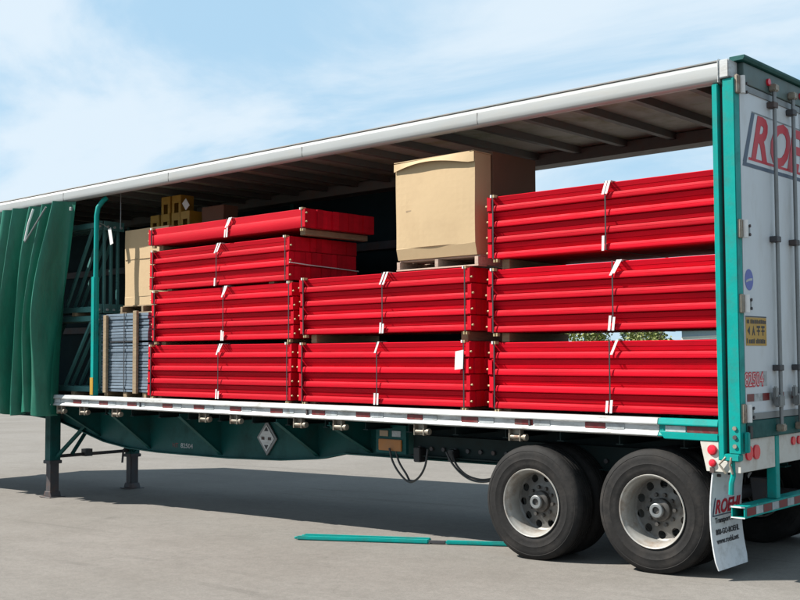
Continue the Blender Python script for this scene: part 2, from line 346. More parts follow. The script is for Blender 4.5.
# reflective tape on the near rail
rt = MB().box(0, .20, .0265, .0315, -.096, -.047).mesh('reflective_tape', ['red_tape'])
wt = MB().box(0, .17, .0265, .0315, -.096, -.047).mesh('reflective_tape', ['white_tape'])
x = -1.42
k = 0
while x > -15.9:
    oR = Vector(ORG[TR.name])
    j = random.uniform(-.03, .03)
    put('reflective_tape', rt, near_rail, Vector((x + j, 0, 0)) - oR, label='dirty red reflective tape' if k == 0 else None)
    put('reflective_tape', wt, near_rail, Vector((x + j + .215, 0, 0)) - oR)
    x -= .655 if k % 3 else .74; k += 1
mb = MB(); mb.box(-.47, -.20, .0225, .0275, -.096, -.047); part('reflective_tape', mb, 'red_tape', TR)
mb = MB(); mb.box(-.66, -.48, .0225, .0275, -.096, -.047); part('reflective_tape', mb, 'white_tape', TR)
# rail joints
for xj in (-8.05, -4.95, -2.02):
    mb = MB(); mb.box(xj, xj + .018, .012, .033, -.1, -.042); part('rail_joint', mb, 'dark_steel', near_rail)

# main frame beams, gussets, cross members
bot = [(-16.0, -.34), (-11.9, -.36), (-11.2, -.40), (-10.6, -.52), (-9.9, -.665), (-9.3, -.725), (-8.6, -.745), (-7.1, -.735), (-6.1, -.70), (-5.45, -.645), (-5.05, -.565), (-3.0, -.55), (-.4, -.50)]
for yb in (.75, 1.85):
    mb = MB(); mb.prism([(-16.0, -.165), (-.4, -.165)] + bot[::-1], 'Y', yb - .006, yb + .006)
    b_ = part('frame_beam', mb, 'teal_shaded', TR)
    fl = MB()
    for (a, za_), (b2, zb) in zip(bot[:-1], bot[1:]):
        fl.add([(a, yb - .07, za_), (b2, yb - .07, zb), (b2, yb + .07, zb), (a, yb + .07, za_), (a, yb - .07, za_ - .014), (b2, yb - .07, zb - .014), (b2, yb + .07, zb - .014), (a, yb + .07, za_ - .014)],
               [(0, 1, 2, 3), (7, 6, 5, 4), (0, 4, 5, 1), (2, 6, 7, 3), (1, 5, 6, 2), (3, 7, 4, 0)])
    part('flange', fl, 'teal_shaded', b_)
def zbot(x):
    for (a, za_), (b2, zb) in zip(bot[:-1], bot[1:]):
        if a <= x <= b2: return za_ + (zb - za_) * (x - a) / (b2 - a)
    return -.5
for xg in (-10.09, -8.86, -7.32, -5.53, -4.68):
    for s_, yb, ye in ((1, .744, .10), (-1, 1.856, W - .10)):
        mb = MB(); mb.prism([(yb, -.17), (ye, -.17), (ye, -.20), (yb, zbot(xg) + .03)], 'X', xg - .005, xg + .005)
        part('gusset', mb, 'teal_shaded', TR)
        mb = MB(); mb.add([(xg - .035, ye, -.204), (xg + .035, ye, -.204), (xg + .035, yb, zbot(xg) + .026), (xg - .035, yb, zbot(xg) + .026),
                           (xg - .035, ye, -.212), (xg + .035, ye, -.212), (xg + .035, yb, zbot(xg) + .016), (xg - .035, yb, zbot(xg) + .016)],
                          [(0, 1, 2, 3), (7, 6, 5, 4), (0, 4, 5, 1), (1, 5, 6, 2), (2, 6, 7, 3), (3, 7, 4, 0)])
        part('gusset_flange', mb, 'teal_shaded', TR)
cm = MB(); cm.box(-.035, .035, .09, W - .09, -.142, -.134); cm.box(-.004, .004, .09, W - .09, -.225, -.142); cm.box(-.035, .035, .09, W - .09, -.233, -.225)
cmm = cm.mesh('cross_member', ['chassis_black'])
for i in range(26): put('cross_member', cmm, TR, Vector((-15.6 + i * .6 + .07, 0, 0)) - Vector(ORG[TR.name]))

# strap winches hanging under the rail
def winch(xw, y=.03):
    mb = MB()
    for dx_ in (-.075, .045): mb.box(xw + dx_, xw + dx_ + .012, y, y + .06, -.250, -.1365)
    mb.box(xw - .075, xw + .057, y + .048, y + .06, -.250, -.1365)
    b_ = part('strap_winch', mb, 'hardware', TR, .002)
    s_ = MB(); s_.cyl((xw - .06, y + .024, -.212), (xw + .10, y + .024, -.212), .021, 10); s_.cyl((xw + .085, y + .024, -.212), (xw + .115, y + .024, -.212), .032, 10)
    part('spool', s_, 'hardware', b_, smooth=True)
for xw in (-9.98, -9.40, -8.62, -6.77, -6.19, -5.10, -4.48, -3.34, -2.18, -11.3, -12.6): winch(xw)

# placard holder, unit number, amber plate
pc = (-6.40, -.46)
mb = MB(); mb.prism([(pc[0], pc[1] + .215), (pc[0] + .185, pc[1]), (pc[0], pc[1] - .215), (pc[0] - .185, pc[1])], 'Y', .715, .735)
ph = part('placard_holder', mb, 'rod', TR, .004)
mb = MB(); mb.prism([(pc[0], pc[1] + .165), (pc[0] + .14, pc[1]), (pc[0], pc[1] - .165), (pc[0] - .14, pc[1])], 'Y', .708, .714); part('placard_plate', mb, 'alu', ph)
for s_ in (1, -1):
    mb = MB(); mb.prism([(pc[0] - .035, pc[1] + s_ * .085), (pc[0] + .035, pc[1] + s_ * .085), (pc[0], pc[1] + s_ * (.135 if s_ > 0 else .135))], 'Y', .703, .7075); part('placard_flap', mb, 'ink_black', ph)
for s_ in (1, -1):
    mb = MB(); mb.box(pc[0] + s_ * .06 - .025, pc[0] + s_ * .06 + .025, .702, .7075, pc[1] - .022, pc[1] + .012); part('placard_clip', mb, 'dark_steel', ph)
text('lettering', 'HT', .085, 'red_tape', TR, (-8.34, .742, -.672), 'side', xs=1.15)
text('lettering', '82504', .085, 'white_tape', TR, (-8.16, .742, -.669), 'side', xs=1.25, bold=.001)
mb = MB(); mb.box(-4.28, -3.95, .44, .46, -.47, -.35); ap = part('amber_plate', mb, 'amber', TR, .006)
mb = MB(); mb.box(-4.33, -3.90, .461, .50, -.50, -.20); part('plate_backing', mb, 'teal_shaded', TR)
for xa, mt in ((-4.27, 'card_tape'), (-4.09, 'white_tape')):
    mb = MB(); mb.box(xa, xa + .12, .452, .46, -.32, -.26); part('sticker', mb, mt, TR)

# sliding-axle rail with bolts and the cable loops
mb = MB(); mb.box(-3.88, -.35, .56, .62, -.50, -.30); mb.box(-3.88, -.35, .50, .66, -.512, -.50); sr = part('slider_rail', mb, 'chassis_black', TR)
mb = MB(); mb.box(-3.92, -.42, .715, .738, -.50, -.15); part('dark_web_sheet', mb, 'chassis_black', TR)  # black sheet added over the teal web to darken this stretch
for i in range(15):
    xb = -3.78 + i * .16
    mb = MB(); mb.cyl((xb, .535, -.43), (xb, .56, -.43), .022, 8); part('bolt', mb, 'dark_steel', sr)
mb = MB(); mb.box(-3.80, -3.71, .46, .56, -.57, -.42); part('junction_box', mb, 'black', TR, .008)
mb = MB(); mb.box(-3.34, -3.26, .46, .56, -.54, -.42); part('junction_box', mb, 'black', TR, .008)
def hose(pts, r=.011):
    P_ = [Vector(p) for p in pts]; o_ = []
    for i in range(len(P_) - 1):
        p0 = P_[max(i - 1, 0)]; p1 = P_[i]; p2 = P_[i + 1]; p3 = P_[min(i + 2, len(P_) - 1)]
        for k_ in range(6):
            t = k_ / 6
            o_.append(.5 * ((2 * p1) + (p2 - p0) * t + (2 * p0 - 5 * p1 + 4 * p2 - p3) * t * t + (3 * p1 - p0 - 3 * p2 + p3) * t ** 3))
    o_.append(P_[-1]); part('hose', MB().tube(o_, r, 8), 'hose', TR, smooth=True)
for d_ in (0, .045):
    hose([(-4.10 + d_, .42 + d_, -.44), (-4.05 + d_, .42 + d_, -.58), (-3.95 + d_, .42 + d_, -.70), (-3.82 + d_ * .5, .42, -.775 + d_ * .2), (-3.69, .42, -.72), (-3.62, .44, -.60), (-3.60, .46, -.43)])
    hose([(-3.32 + d_, .42 + d_, -.44), (-3.24 + d_, .42, -.55), (-3.12 + d_, .42, -.645), (-2.97 + d_, .42, -.70 + d_ * .4), (-2.78, .42, -.69 + d_ * .4), (-2.55, .44, -.60), (-2.3, .5, -.55)])

# running gear: axles, hangers, dual wheels
AX = (-2.01, -.80); AZ = (gz(-2.01) + .508, gz(-.80) + .508); TRAD = .515
for xa, za_ in zip(AX, AZ):
    mb = MB(); mb.cyl((xa, .2, za_), (xa, W - .2, za_), .065, 16); part('axle', mb, 'dark_steel', TR, smooth=True)
    for yb in (.75, 1.85):
        mb = MB(); mb.prism([(xa + .55, -.50), (xa + .70, -.50), (xa + .66, za_ + .02), (xa + .58, za_ + .02)], 'Y', yb - .05, yb + .05); part('suspension_hanger', mb, 'dark_steel', TR)
        mb = MB(); mb.box(xa - .4, xa + .62, yb - .04, yb + .04, za_ - .05, za_ + .05); part('trailing_arm', mb, 'dark_steel', TR, .01)
        mb = MB(); mb.cyl((xa - .35, yb, za_ + .05), (xa - .35, yb, -.50), .12, 16); part('air_spring', mb, 'black', TR, smooth=True)
mb = MB(); mb.cyl((-5.0, 1.3, -.38), (-4.2, 1.3, -.38), .13, 18); part('air_tank', mb, 'dark_steel', TR, smooth=True)
# tyre profile (radius, y) with y=0 the outer sidewall plane, width .27
wdt = .272
def tyre_mesh():
    half = [(.297, .030), (.300, .018), (.312, .010), (.335, .006), (.345, .002), (.352, .003), (.385, -.004), (.392, -.006), (.398, -.003), (.430, -.004), (.455, 0), (.462, .003), (.466, .001), (.480, .008), (.494, .016), (.503, .026), (.511, .036)]
    tread = []
    y = .040
    for gy in (.072, .115, .157, .20):
        tread += [(.5145, gy - .006), (.502, gy - .005), (.502, gy + .005), (.5145, gy + .006)]
    prof = half + tread + [(r, wdt - y_) for r, y_ in half[::-1]]
    prof = prof + [(.285, wdt - .03), (.285, .03)]
    return MB().lathe(prof, n=72).mesh('tyre', ['rubber'], smooth=True)
TY = tyre_mesh()
def rim_mesh():
    # a concave steel disc seen deep inside the barrel, ten hand holes really cut
    barrel = [(.300, .012), (.306, .004), (.302, -.002), (.292, .002), (.286, .022), (.277, .034), (.268, .060), (.262, .12), (.262, .188), (.255, .196), (.262, .204), (.272, .206), (.276, .10), (.286, .05)]
    disc = [(.261, .186), (.245, .200), (.20, .196), (.165, .186), (.150, .180), (.09, .180), (.09, .192), (.150, .192), (.165, .198), (.20, .208), (.245, .212), (.261, .198)]
    b_ = MB().lathe(barrel, n=64).mesh('rim', ['rim'], smooth=True)
    d_ = MB().lathe(disc, n=64).mesh('disc', ['rim_disc'])
    cut = MB()
    for i in range(10):
        t = 2 * math.pi * (i + .35) / 10; cut.cyl((.214 * math.cos(t), .14, .214 * math.sin(t)), (.214 * math.cos(t), .26, .214 * math.sin(t)), .036, 18)
    d_ = boolean_cut(d_, cut.mesh('c', ['rim']))
    d_.polygons.foreach_set('use_smooth', [True] * len(d_.polygons)); d_.set_sharp_from_angle(angle=R(40))
    return b_, d_
RB, RD = rim_mesh()
drum = MB().cyl((0, .214, 0), (0, .30, 0), .19, 32).mesh('brake_drum', ['hub_metal'], smooth=True)
hubm = MB().lathe([(.095, .20), (.095, .135), (.085, .126), (.058, .122), (.058, .090), (.052, .082), (.030, .082), (.030, .092), (.001, .092), (.001, .20)], n=32).mesh('hub', ['hub_metal'], smooth=True)
capm = MB().lathe([(.060, .100), (.060, .078), (.054, .073), (.034, .073), (.030, .080), (.030, .100)], n=32).mesh('hub_cap', ['rod'], smooth=True)
nutm = MB().cyl((.128, .150, 0), (.128, .181, 0), .017, 6).mesh('wheel_nut', ['hub_metal'])
for xa, za_ in zip(AX, AZ):
    for y0, s_, outer in ((.02, 1, 1), (.335, 1, 0), (W - .02, -1, 1), (W - .335, -1, 0)):
        me_h = put('wheel', TY, TR, Vector((xa, y0, za_)) - Vector(ORG[TR.name]), (0, random.uniform(0, 6), 0 if s_ > 0 else math.pi))
        ry = me_h
        if outer:
            put('rim', RB, ry); put('rim_disc', RD, ry); put('hub', hubm, ry); put('hub_cap', capm, ry); put('brake_drum', drum, ry); [put('wheel_nut', nutm, ry, rot=(0, 2 * math.pi * i / 10, 0)) for i in range(10)]
        else:
            put('rim', RB, ry)

# landing gear
XL = -11.12
for yl in (.60, 2.0):
    zb = gz(XL)
    mb = MB(); mb.box(XL - .085, XL + .085, yl - .085, yl + .085, zb + .52, -.17); lg = part('landing_leg', mb, 'teal_shaded', TR, .012)
    mb = MB(); mb.box(XL - .10, XL + .10, yl - .10, yl + .10, zb + .50, zb + .55); part('leg_collar', mb, 'dark_steel', lg, .006)
    mb = MB(); mb.box(XL - .07, XL + .07, yl - .07, yl + .07, zb + .06, zb + .53); part('inner_leg', mb, 'dark_steel', lg, .01)
    mb = MB(); mb.prism([(XL - .075, zb + .09), (XL + .075, zb + .09), (XL + .11, zb + .016), (XL - .11, zb + .016)], 'Y', yl - .085, yl + .085); mb.box(XL - .15, XL + .15, yl - .13, yl + .13, zb + .001, zb + .016)
    part('foot', mb, 'dark_steel', lg, .004)
    mb = MB(); mb.tube([(XL + .05, yl + (.02 if yl < 1 else -.02), zb + .58), (XL + .75, yl + (.13 if yl < 1 else -.13), -.42)], .032, 6); part('leg_brace', mb, 'teal_shaded', lg)
mb = MB(); mb.cyl((XL, .68, gz(XL) + .60), (XL, 1.92, gz(XL) + .60), .026, 10); mb.box(XL - .06, XL + .06, 1.12, 1.24, gz(XL) + .57, gz(XL) + .68); part('cross_shaft', mb, 'dark_steel', TR)
mb = MB(); mb.tube([(XL + .04, .9, gz(XL) + .62), (XL + .02, 1.3, -.40)], .03, 6); part('leg_brace', mb, 'teal_shaded', TR)
mb = MB(); mb.tube([(XL, 1.9, gz(XL) + .66), (XL + .02, 1.82, gz(XL) + .62), (XL + .02, 1.80, gz(XL) + .42)], .018, 6); part('crank_handle', mb, 'dark_steel', TR)

# roof
pr = [(.050, 2.695), (.022, 2.697), (.004, 2.703), (-.010, 2.711), (-.018, 2.726), (-.0215, 2.76), (-.018, 2.824), (-.010, 2.829), (.004, 2.850), (.028, 2.872), (.06, 2.886), (.14, 2.892), (.14, 2.874), (.085, 2.868), (.07, 2.80), (.07, 2.70)]
mb = MB(); mb.prism(pr, 'X', -LEN, -.11); part('roof_rail', mb, 'alu_roof', TR, smooth=True)
mb = MB(); mb.prism([(.02, 2.869), (.05, 2.8865), (.145, 2.8935), (.145, 2.900), (.045, 2.8935), (.012, 2.874)], 'X', -LEN, -.13); part('roof_edge_trim', mb, 'bow', TR)
mb = MB(); mb.prism([(W - .02, 2.73), (W + .01, 2.76), (W + .01, 2.86), (W - .06, 2.892), (W - .14, 2.892), (W - .14, 2.874), (W - .27, 2.86), (W - .27, 2.73)], 'X', -LEN, -.11); part('roof_rail', mb, 'bow', TR)
mb = MB(); mb.box(-LEN, -.11, .125, W - .125, 2.876, 2.884); part('roof_sheet', mb, 'roof_skin', TR)
mb = MB(); mb.prism([(0, 2.80), (.07, 2.80), (.07, 2.874), (.055, 2.874), (.055, 2.815), (0, 2.815)], 'Y', .09, W - .28); bw = mb.mesh('roof_bow', ['bow'])
for i in range(27): put('roof_bow', bw, TR, Vector((-.62 - i * .585, 0, 0)) - Vector(ORG[TR.name]))
for xj in (-2.55, -4.98, -7.42, -9.86, -12.3):
    mb = MB(); mb.box(xj, xj + .004, -.0228, .0, 2.715, 2.824); part('rail_seam', mb, 'bow', TR)
# bulkhead at the nose and the drawn far-side curtain
mb = MB(); mb.box(-LEN, -LEN + .06, .03, W - .03, 0, 2.87); part('front_bulkhead', mb, 'door_white', TR, .005)
def cloth(f, us, vs_, thick, mt, name, parent=TR, label=None):
    mb = MB(); nu = len(us); nv = len(vs_)
    P0 = [[Vector(f(u, v)) for u in us] for v in vs_]
    vv = [P0[j][i] for j in range(nv) for i in range(nu)]
    vv2 = [p + Vector((0, thick, 0)) for p in vv]
    q = lambda i, j, o_: o_ + j * nu + i
    n_ = nu * nv; ff = []
    for j in range(nv - 1):
        for i in range(nu - 1):
            ff.append((q(i, j, 0), q(i + 1, j, 0), q(i + 1, j + 1, 0), q(i, j + 1, 0))); ff.append((q(i, j + 1, n_), q(i + 1, j + 1, n_), q(i + 1, j, n_), q(i, j, n_)))
    for i in range(nu - 1):
        for j in (0, nv - 1): ff.append((q(i, j, 0), q(i, j, n_), q(i + 1, j, n_), q(i + 1, j, 0)))
    for j in range(nv - 1):
        for i in (0, nu - 1): ff.append((q(i, j, 0), q(i, j + 1, 0), q(i, j + 1, n_), q(i, j, n_)))
    mb.add(vv + vv2, ff); return part(name, mb, mt, parent, smooth=True, label=label)
fc = lambda u, v: (u, W - .035 + .012 * math.sin(u * 5.1) + .006 * math.sin(u * 13 + v * 2), v)
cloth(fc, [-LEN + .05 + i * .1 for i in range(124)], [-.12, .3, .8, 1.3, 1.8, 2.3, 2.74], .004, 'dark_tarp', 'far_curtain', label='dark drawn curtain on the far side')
for xp in (-3.74, -7.9, -12.0):
    mb = MB(); mb.box(xp - .04, xp + .04, W - .12, W - .05, 0, 2.74); part('side_post', mb, 'teal_shaded', TR, .005)
for zr in (.95, 1.95):
    mb = MB(); mb.box(-LEN + .1, -3.79, W - .115, W - .09, zr, zr + .11); part('side_slat', mb, 'dark_steel', TR, .004)

# near side: one removable post left in place
def lp(z): return -9.13 + .02 * z
mb = MB(); mb.tube([(-9.16, .06, .012), (-9.13, .055, 2.45), (-9.12, .07, 2.56), (-9.085, .12, 2.65), (-9.05, .16, 2.70)], .034, 10); sp = part('side_post', mb, 'teal', TR, smooth=True)
mb = MB(); mb.box(-9.20, -9.12, .02, .10, .012, 1.62); part('post_sleeve', mb, 'teal', sp, .008)
mb = MB(); mb.box(-9.195, -9.125, .013, .02, .03, .26); part('warning_sticker', mb, 'sign_yellow', sp)

# bunched near curtain
def cf(u, v):
    # u 0..1 front to rear edge, v = height
    h = (v + .27) / 2.96
    xr = -10.08 + .47 * h ** 1.15
    x0 = -13.4
    ph_ = u * 64 + 1.3 * math.sin(u * 9) + (1 - h) * 1.1
    sf = math.sin(ph_); sf = math.copysign(abs(sf) ** .7, sf)
    fold = sf * (.13 + .05 * math.sin(u * 21 + 1)) + .028 * math.sin(u * 117 + h * 2.3) * (1 - .5 * h) + .02 * math.sin(u * 30 - h * 6)
    fold *= (.55 + .65 * (1 - abs(h - .45)))
    x = x0 + (xr - x0) * u + .03 * math.sin(u * 61 + h * 1.5)
    y = -.06 + fold - .07 * math.sin(h * math.pi) + .02 * math.sin(h * 7 + u * 15)
    zlow = .0 + .05 * math.sin(u * 23 + 1) + .10 * max(0, math.sin(u * 11 + 2.2))
    z = v if v > .3 else .3 - (.3 - v) * (1 - zlow * 1.2)
    return (x, y, min(z, 2.69))
cu_ = cloth(cf, [i / 220 for i in range(221)], [-.27 + 2.96 * i / 40 for i in range(41)], .005, 'green_tarp', 'side_curtain', label='green side curtain bunched towards the front')
def yfront(x, z): return -.24
mb = MB()
mb.tube([(-10.36, -.19, 2.63), (-10.40, -.245, 2.4), (-10.45, -.262, 2.18)], .016, 6); part('tie_strap', mb, 'white', cu_, smooth=True)
mb = MB(); mb.tube([(-10.05, -.17, 2.63), (-10.22, -.24, 2.38), (-10.44, -.265, 2.16)], .013, 6); part('tie_strap', mb, 'rod', cu_, smooth=True)
for i, (xb, zb_) in enumerate([(-11.22, .16), (-11.20, .06)]):
    mb = MB(); mb.box(xb, xb + .035, -.25, -.225, zb_, zb_ + .035); part('buckle', mb, 'hardware', cu_, .004)
mb = MB(); mb.box(-9.63, -9.60, -.06, -.03, 2.55, 2.60); part('curtain_hook', mb, 'alu', cu_, .004)

# ------------------------------------------------------------------ trailer rear
# near corner: slotted curtain post and corner post
mb = MB(); mb.box(-.186, -.136, -.004, .07, -.30, 2.694); part('curtain_post', mb, 'teal', TR, .006)
mb = MB(); mb.box(-.135, -.097, .045, .08, -.28, 2.694); part('post_gap_shade', mb, 'black', TR)  # black block set between the posts, standing in for the shade there
mb = MB(); mb.box(-.096, .004, -.006, .09, -.245, 2.72); cp = part('corner_post', mb, 'teal', TR, .006)
mb = MB(); mb.box(-.099, .004, W - .09, W + .006, -.245, 2.72); part('corner_post', mb, 'teal', TR, .006)
mb = MB(); mb.box(-.112, -.03, -.024, .14, 2.725, 2.872); mb.box(-.125, -.11, -.028, .15, 2.69, 2.884); part('roof_corner_cap', mb, 'alu', TR, .012)
mb = MB(); mb.box(-.06, .012, .16, W - .02, 2.70, 2.872); hd = part('rear_header', mb, 'header', TR, .005)
mb = MB(); mb.prism([(-.08, 2.875), (.035, 2.875), (.05, 2.895), (.05, 2.915), (-.08, 2.915)], 'Y', .10, W - .02); part('drip_lip', mb, 'teal_shaded', hd, .003)
for yy in (.62, 1.3, 1.98):
    mb = MB(); mb.cyl((.012, yy, 2.79), (.03, yy, 2.79), .03, 12); part('marker_light', mb, 'lens_red', hd)
# bolts on the corner post foot and the teal lock tongue
for i, zb_ in enumerate((-.045, -.115, -.185)):
    mb = MB(); mb.cyl((-.045, -.018, zb_), (-.045, -.004, zb_), .017, 10); part('bolt', mb, 'dark_steel' if i == 1 else 'hardware', cp)
mb = MB(); mb.box(-.13, -.005, -.03, .05, -.30, -.246); part('post_foot', mb, 'teal', cp, .006)
mb = MB(); mb.box(.012, .045, .03, .075, -.235, -.075); part('latch_tab', mb, 'teal', cp, .006)
mb = MB(); mb.tube([(-.07, .01, -.30), (-.07, .0, -.42), (-.08, -.01, -.47), (-.085, -.01, -.56)], .022, 8); part('lock_rod', mb, 'teal', cp, smooth=True)
for dx_ in (-.11, -.02):
    mb = MB(); mb.tube([(-.06 + dx_ * .5, -.025, -.27), (-.06 + dx_, -.03, -.33), (-.05 + dx_ * .6, -.025, -.40)], .010, 6); part('chain_link', mb, 'hardware', cp, smooth=True)

# doors
doors = []
for i, (ya, yb) in enumerate(((.095, 1.296), (1.304, W - .095))):
    mb = MB(); mb.box(-.05, 0, ya, yb, .012, 2.695); d = part('rear_door', mb, 'door_white', TR, .008, label='grey white rear door with red lettering' if i == 0 else None)
    doors.append(d)
    mb = MB(); mb.box(-.058, -.0505, ya + .01, yb - .01, .03, 2.68); part('bounce_sheet', mb, 'card_brown', d)  # brown sheet added to cut light bouncing off the door onto the cartons
    mb = MB(); mb.box(.0005, .012, ya + .004, yb - .004, .014, .065); part('door_seal', mb, 'rod', d)
    mb = MB(); mb.box(.0005, .010, ya + .004, yb - .004, 2.64, 2.69); part('door_seal', mb, 'rod', d)
    sgn = 1 if i == 0 else -1; ye = ya if i == 0 else yb
    for yr in ((.67, 1.06) if i == 0 else (1.54, 1.93)):
        mb = MB(); mb.cyl((.045, yr, -.10), (.045, yr, 2.78), .017, 10); rod = part('lock_bar', mb, 'rod', d, smooth=True)
        for zc in (.42, 1.48, 2.60):
            mb = MB(); mb.box(.001, .066, yr - .055, yr + .03, zc - .025, zc + .025); part('bar_guide', mb, 'dark_steel', d, .005)
        for zc in (-.07, 2.745):
            mb = MB(); mb.box(.013, .075, yr - .04, yr + .04, zc - .03, zc + .03); part('bar_cam', mb, 'hardware', d, .008)
        mb = MB(); mb.box(.02, .075, yr - .10, yr + .02, .10, .20); mb.box(.03, .06, yr - .14, yr - .07, .17, .27); part('bar_latch', mb, 'rod', d, .012)
    for zh in (2.70 - .03, 1.52, .93, .07):
        y0 = ye - .10 * sgn
        mb = MB(); mb.box(-.004, .028, min(ye - .085 * sgn, ye - .03 * sgn), max(ye - .085 * sgn, ye - .03 * sgn), zh - .075, zh + .075); hh = part('hinge', mb, 'hardware', d, .006)
        mb = MB(); mb.cyl((.034, ye - .012 * sgn, zh - .07), (.034, ye - .012 * sgn, zh + .07), .024, 10); part('hinge_pin', mb, 'white', hh, smooth=True)
        mb = MB(); mb.box(.001, .012, min(ye + .02 * sgn, ye + .13 * sgn), max(ye + .02 * sgn, ye + .13 * sgn), zh - .045, zh + .045); part('hinge_plate', mb, 'rod', hh, .003)
        for zq in (-.035, .035):
            for yq in (.035, .115):
                mb = MB(); mb.cyl((.012, ye + sgn * yq, zh + zq), (.021, ye + sgn * yq, zh + zq), .013, 8); part('hinge_bolt', mb, 'dark_steel', hh)
    ys_ = ya + .03; kk = 0
    while ys_ < yb - .1:
        mb = MB(); mb.box(.0006, .0025, ys_, min(ys_ + (.125 if kk % 2 == 0 else .155), yb - .01), .158, .218); part('reflective_tape', mb, 'red_tape' if kk % 2 == 0 else 'white_tape', d)
        ys_ += .13 if kk % 2 == 0 else .16; kk += 1
d0, d1 = doors
# markings
mb = MB(); mb.box(.0006, .003, .125, .51, .60, .825); ys0 = part('yellow_sign', mb, 'sign_yellow', d0)
mb = MB(); mb.box(.0006, .0018, .118, .517, .827, .836); part('sign_edge', mb, 'ink_black', d0)
def print_row(y0, y1, z, h, seed):                     # a row of print too small to read in the photograph
    rnd = random.Random(seed); y = y0
    while y < y1 - .02:
        w_ = rnd.uniform(.012, .030); w_ = min(w_, y1 - y)
        mb = MB(); mb.box(.0032, .0042, y, y + w_, z, z + h * rnd.uniform(.75, 1)); part('print_mark', mb, 'ink_black', d0)
        y += w_ + (.022 if rnd.random() < .2 else .007)
print_row(.14, .50, .776, .034, 3)
for yq, s_ in ((.15, 1), (.235, 0), (.325, 2), (.41, 2)):
    mb = MB()
    if s_ == 1: mb.prism([(yq, .72), (yq + .045, .755), (yq + .045, .685)], 'X', .0032, .0045)
    elif s_ == 0: mb.prism([(yq, .682), (yq + .028, .76), (yq + .056, .682), (yq + .042, .682), (yq + .028, .715), (yq + .014, .682)], 'X', .0032, .0045)
    else:
        mb.box(.0032, .0045, yq, yq + .062, .742, .76); mb.box(.0032, .0045, yq, yq + .062, .712, .724); mb.box(.0032, .0045, yq + .024, yq + .038, .682, .742)
    part('sign_mark', mb, 'ink_black', d0)
print_row(.135, .505, .618, .040, 8)
mb = MB(); mb.box(.0006, .0018, .075, .505, .275, .395); part('number_plate', mb, 'white_tape', d0)
text('unit_number', '82504', .150, 'ink_red', d0, (.0025, .085, .281), 'rear', xs=.93, bold=.009, depth=.0005)
text('unit_number', '82504', .150, 'white', d0, (.0035, .085, .281), 'rear', xs=.93, bold=-.004, depth=.0008)
mb = MB(); mb.prism([(.205 + .075 * math.cos(t * .2618), 1.125 + .085 * math.sin(t * .2618)) for t in range(24)], 'X', .0006, .0025); part('round_sticker', mb, 'ink_blue', d0)
mb = MB(); mb.prism([(.145, 1.10), (.20, 1.115), (.262, 1.122), (.262, 1.140), (.20, 1.133), (.145, 1.118)], 'X', .0028, .0038); part('sticker_stripe', mb, 'white_tape', d0)
# logo: slanted frame and red capitals across both doors
def quad(pts, mt, d, xo, nm):
    mb = MB(); mb.prism(pts, 'X', xo, xo + .0012); part(nm, mb, mt, d)
sh = .41
def lx(y, z): return y + (z - 2.035) * sh
zt, zb_ = 2.50, 2.035
for d, y0, y1 in ((d0, .13, 1.295), (d1, 1.305, 2.16)):
    a_t, b_t = (lx(y0, zt), 1.295) if d is d0 else (1.305, lx(y1, zt))
    a_b, b_b = (y0, 1.295) if d is d0 else (1.305, y1)
    quad([(a_b, zb_), (b_b, zb_), (b_b, zb_ + .032), (a_b + (.032 * sh if d is d0 else 0), zb_ + .032)], 'ink_navy', d, .0006, 'logo_frame')
    quad([(a_b + (.11 if d is d0 else 0), zb_ + .06), (b_b, zb_ + .06), (b_b, zb_ + .082), (a_b + (.12 if d is d0 else 0), zb_ + .082)], 'ink_red', d, .0006, 'logo_underline')
    quad([(a_t, zt - .012), (b_t, zt - .012), (b_t, zt), (a_t, zt)], 'rod', d, .0006, 'logo_frame')
quad([(.137, 2.068), (.205, 2.068), (lx(.19, zt - .0125), zt - .0125), (lx(.13, zt - .0125), zt - .0125)], 'ink_navy', d0, .0008, 'logo_frame')
quad([(lx(2.10, 2.068), 2.068), (lx(2.16, 2.068), 2.068), (lx(2.16, 2.487), 2.487), (lx(2.10, 2.487), 2.487)], 'ink_navy', d1, .0008, 'logo_frame')
for ch, yq, d in (('R', .28, d0), ('O', .615, d0), ('E', 1.0, d0), ('H', 1.36, d1), ('L', 1.74, d1)):
    text('logo_letter', ch, .50, 'ink_red', d, (.0025, yq, 2.125), 'rear', shear=.38, xs=.98, bold=.016)

# sill, light panels
mb = MB(); mb.box(-.10, .010, .095, W - .095, -.135, .008); part('rear_sill', mb, 'teal_shaded', TR, .005)
mb = MB(); mb.prism([(-.345, -.1545), (-.186, -.1545), (-.186, -.302), (-.004, -.302), (-.004, -.392), (-.292, -.392)], 'Y', .0, .012); lpan = part('light_panel', mb, 'panel_white', TR, .003, label='off-white side panel with two red lamps')
mb = MB(); mb.box(-.034, -.012, .013, .66, -.392, -.137); lp2 = part('light_panel', mb, 'panel_white', TR, .003)
mb = MB(); mb.box(-.034, -.012, .745, 1.86, -.372, -.137); lp3 = part('light_panel', mb, 'panel_white', TR, .003)
mb = MB(); mb.box(-.034, -.012, 1.94, W - .013, -.392, -.137); lp4 = part('light_panel', mb, 'panel_white', TR, .003)
for xq, zq, rq in ((-.238, -.222, .036), (-.238, -.325, .027)):
    mb = MB(); mb.cyl((xq, -.002, zq), (xq, -.010, zq), rq * 1.14, 20); q = part('lamp_ring', mb, 'ink_red', lpan, smooth=True)
    mb = MB(); mb.lathe([(rq, 0), (rq * .9, -.010), (rq * .5, -.015), (.001, -.016), (.001, 0)], (xq, -.008, zq), 20, False); part('lamp_lens', mb, 'lens_red', lpan, smooth=True)
def rlamp(y, z, r, pn, mt='lens_red'):
    mb = MB(); mb.cyl((-.012, y, z), (.004, y, z), r, 18); part('tail_lamp', mb, mt, pn, smooth=True)
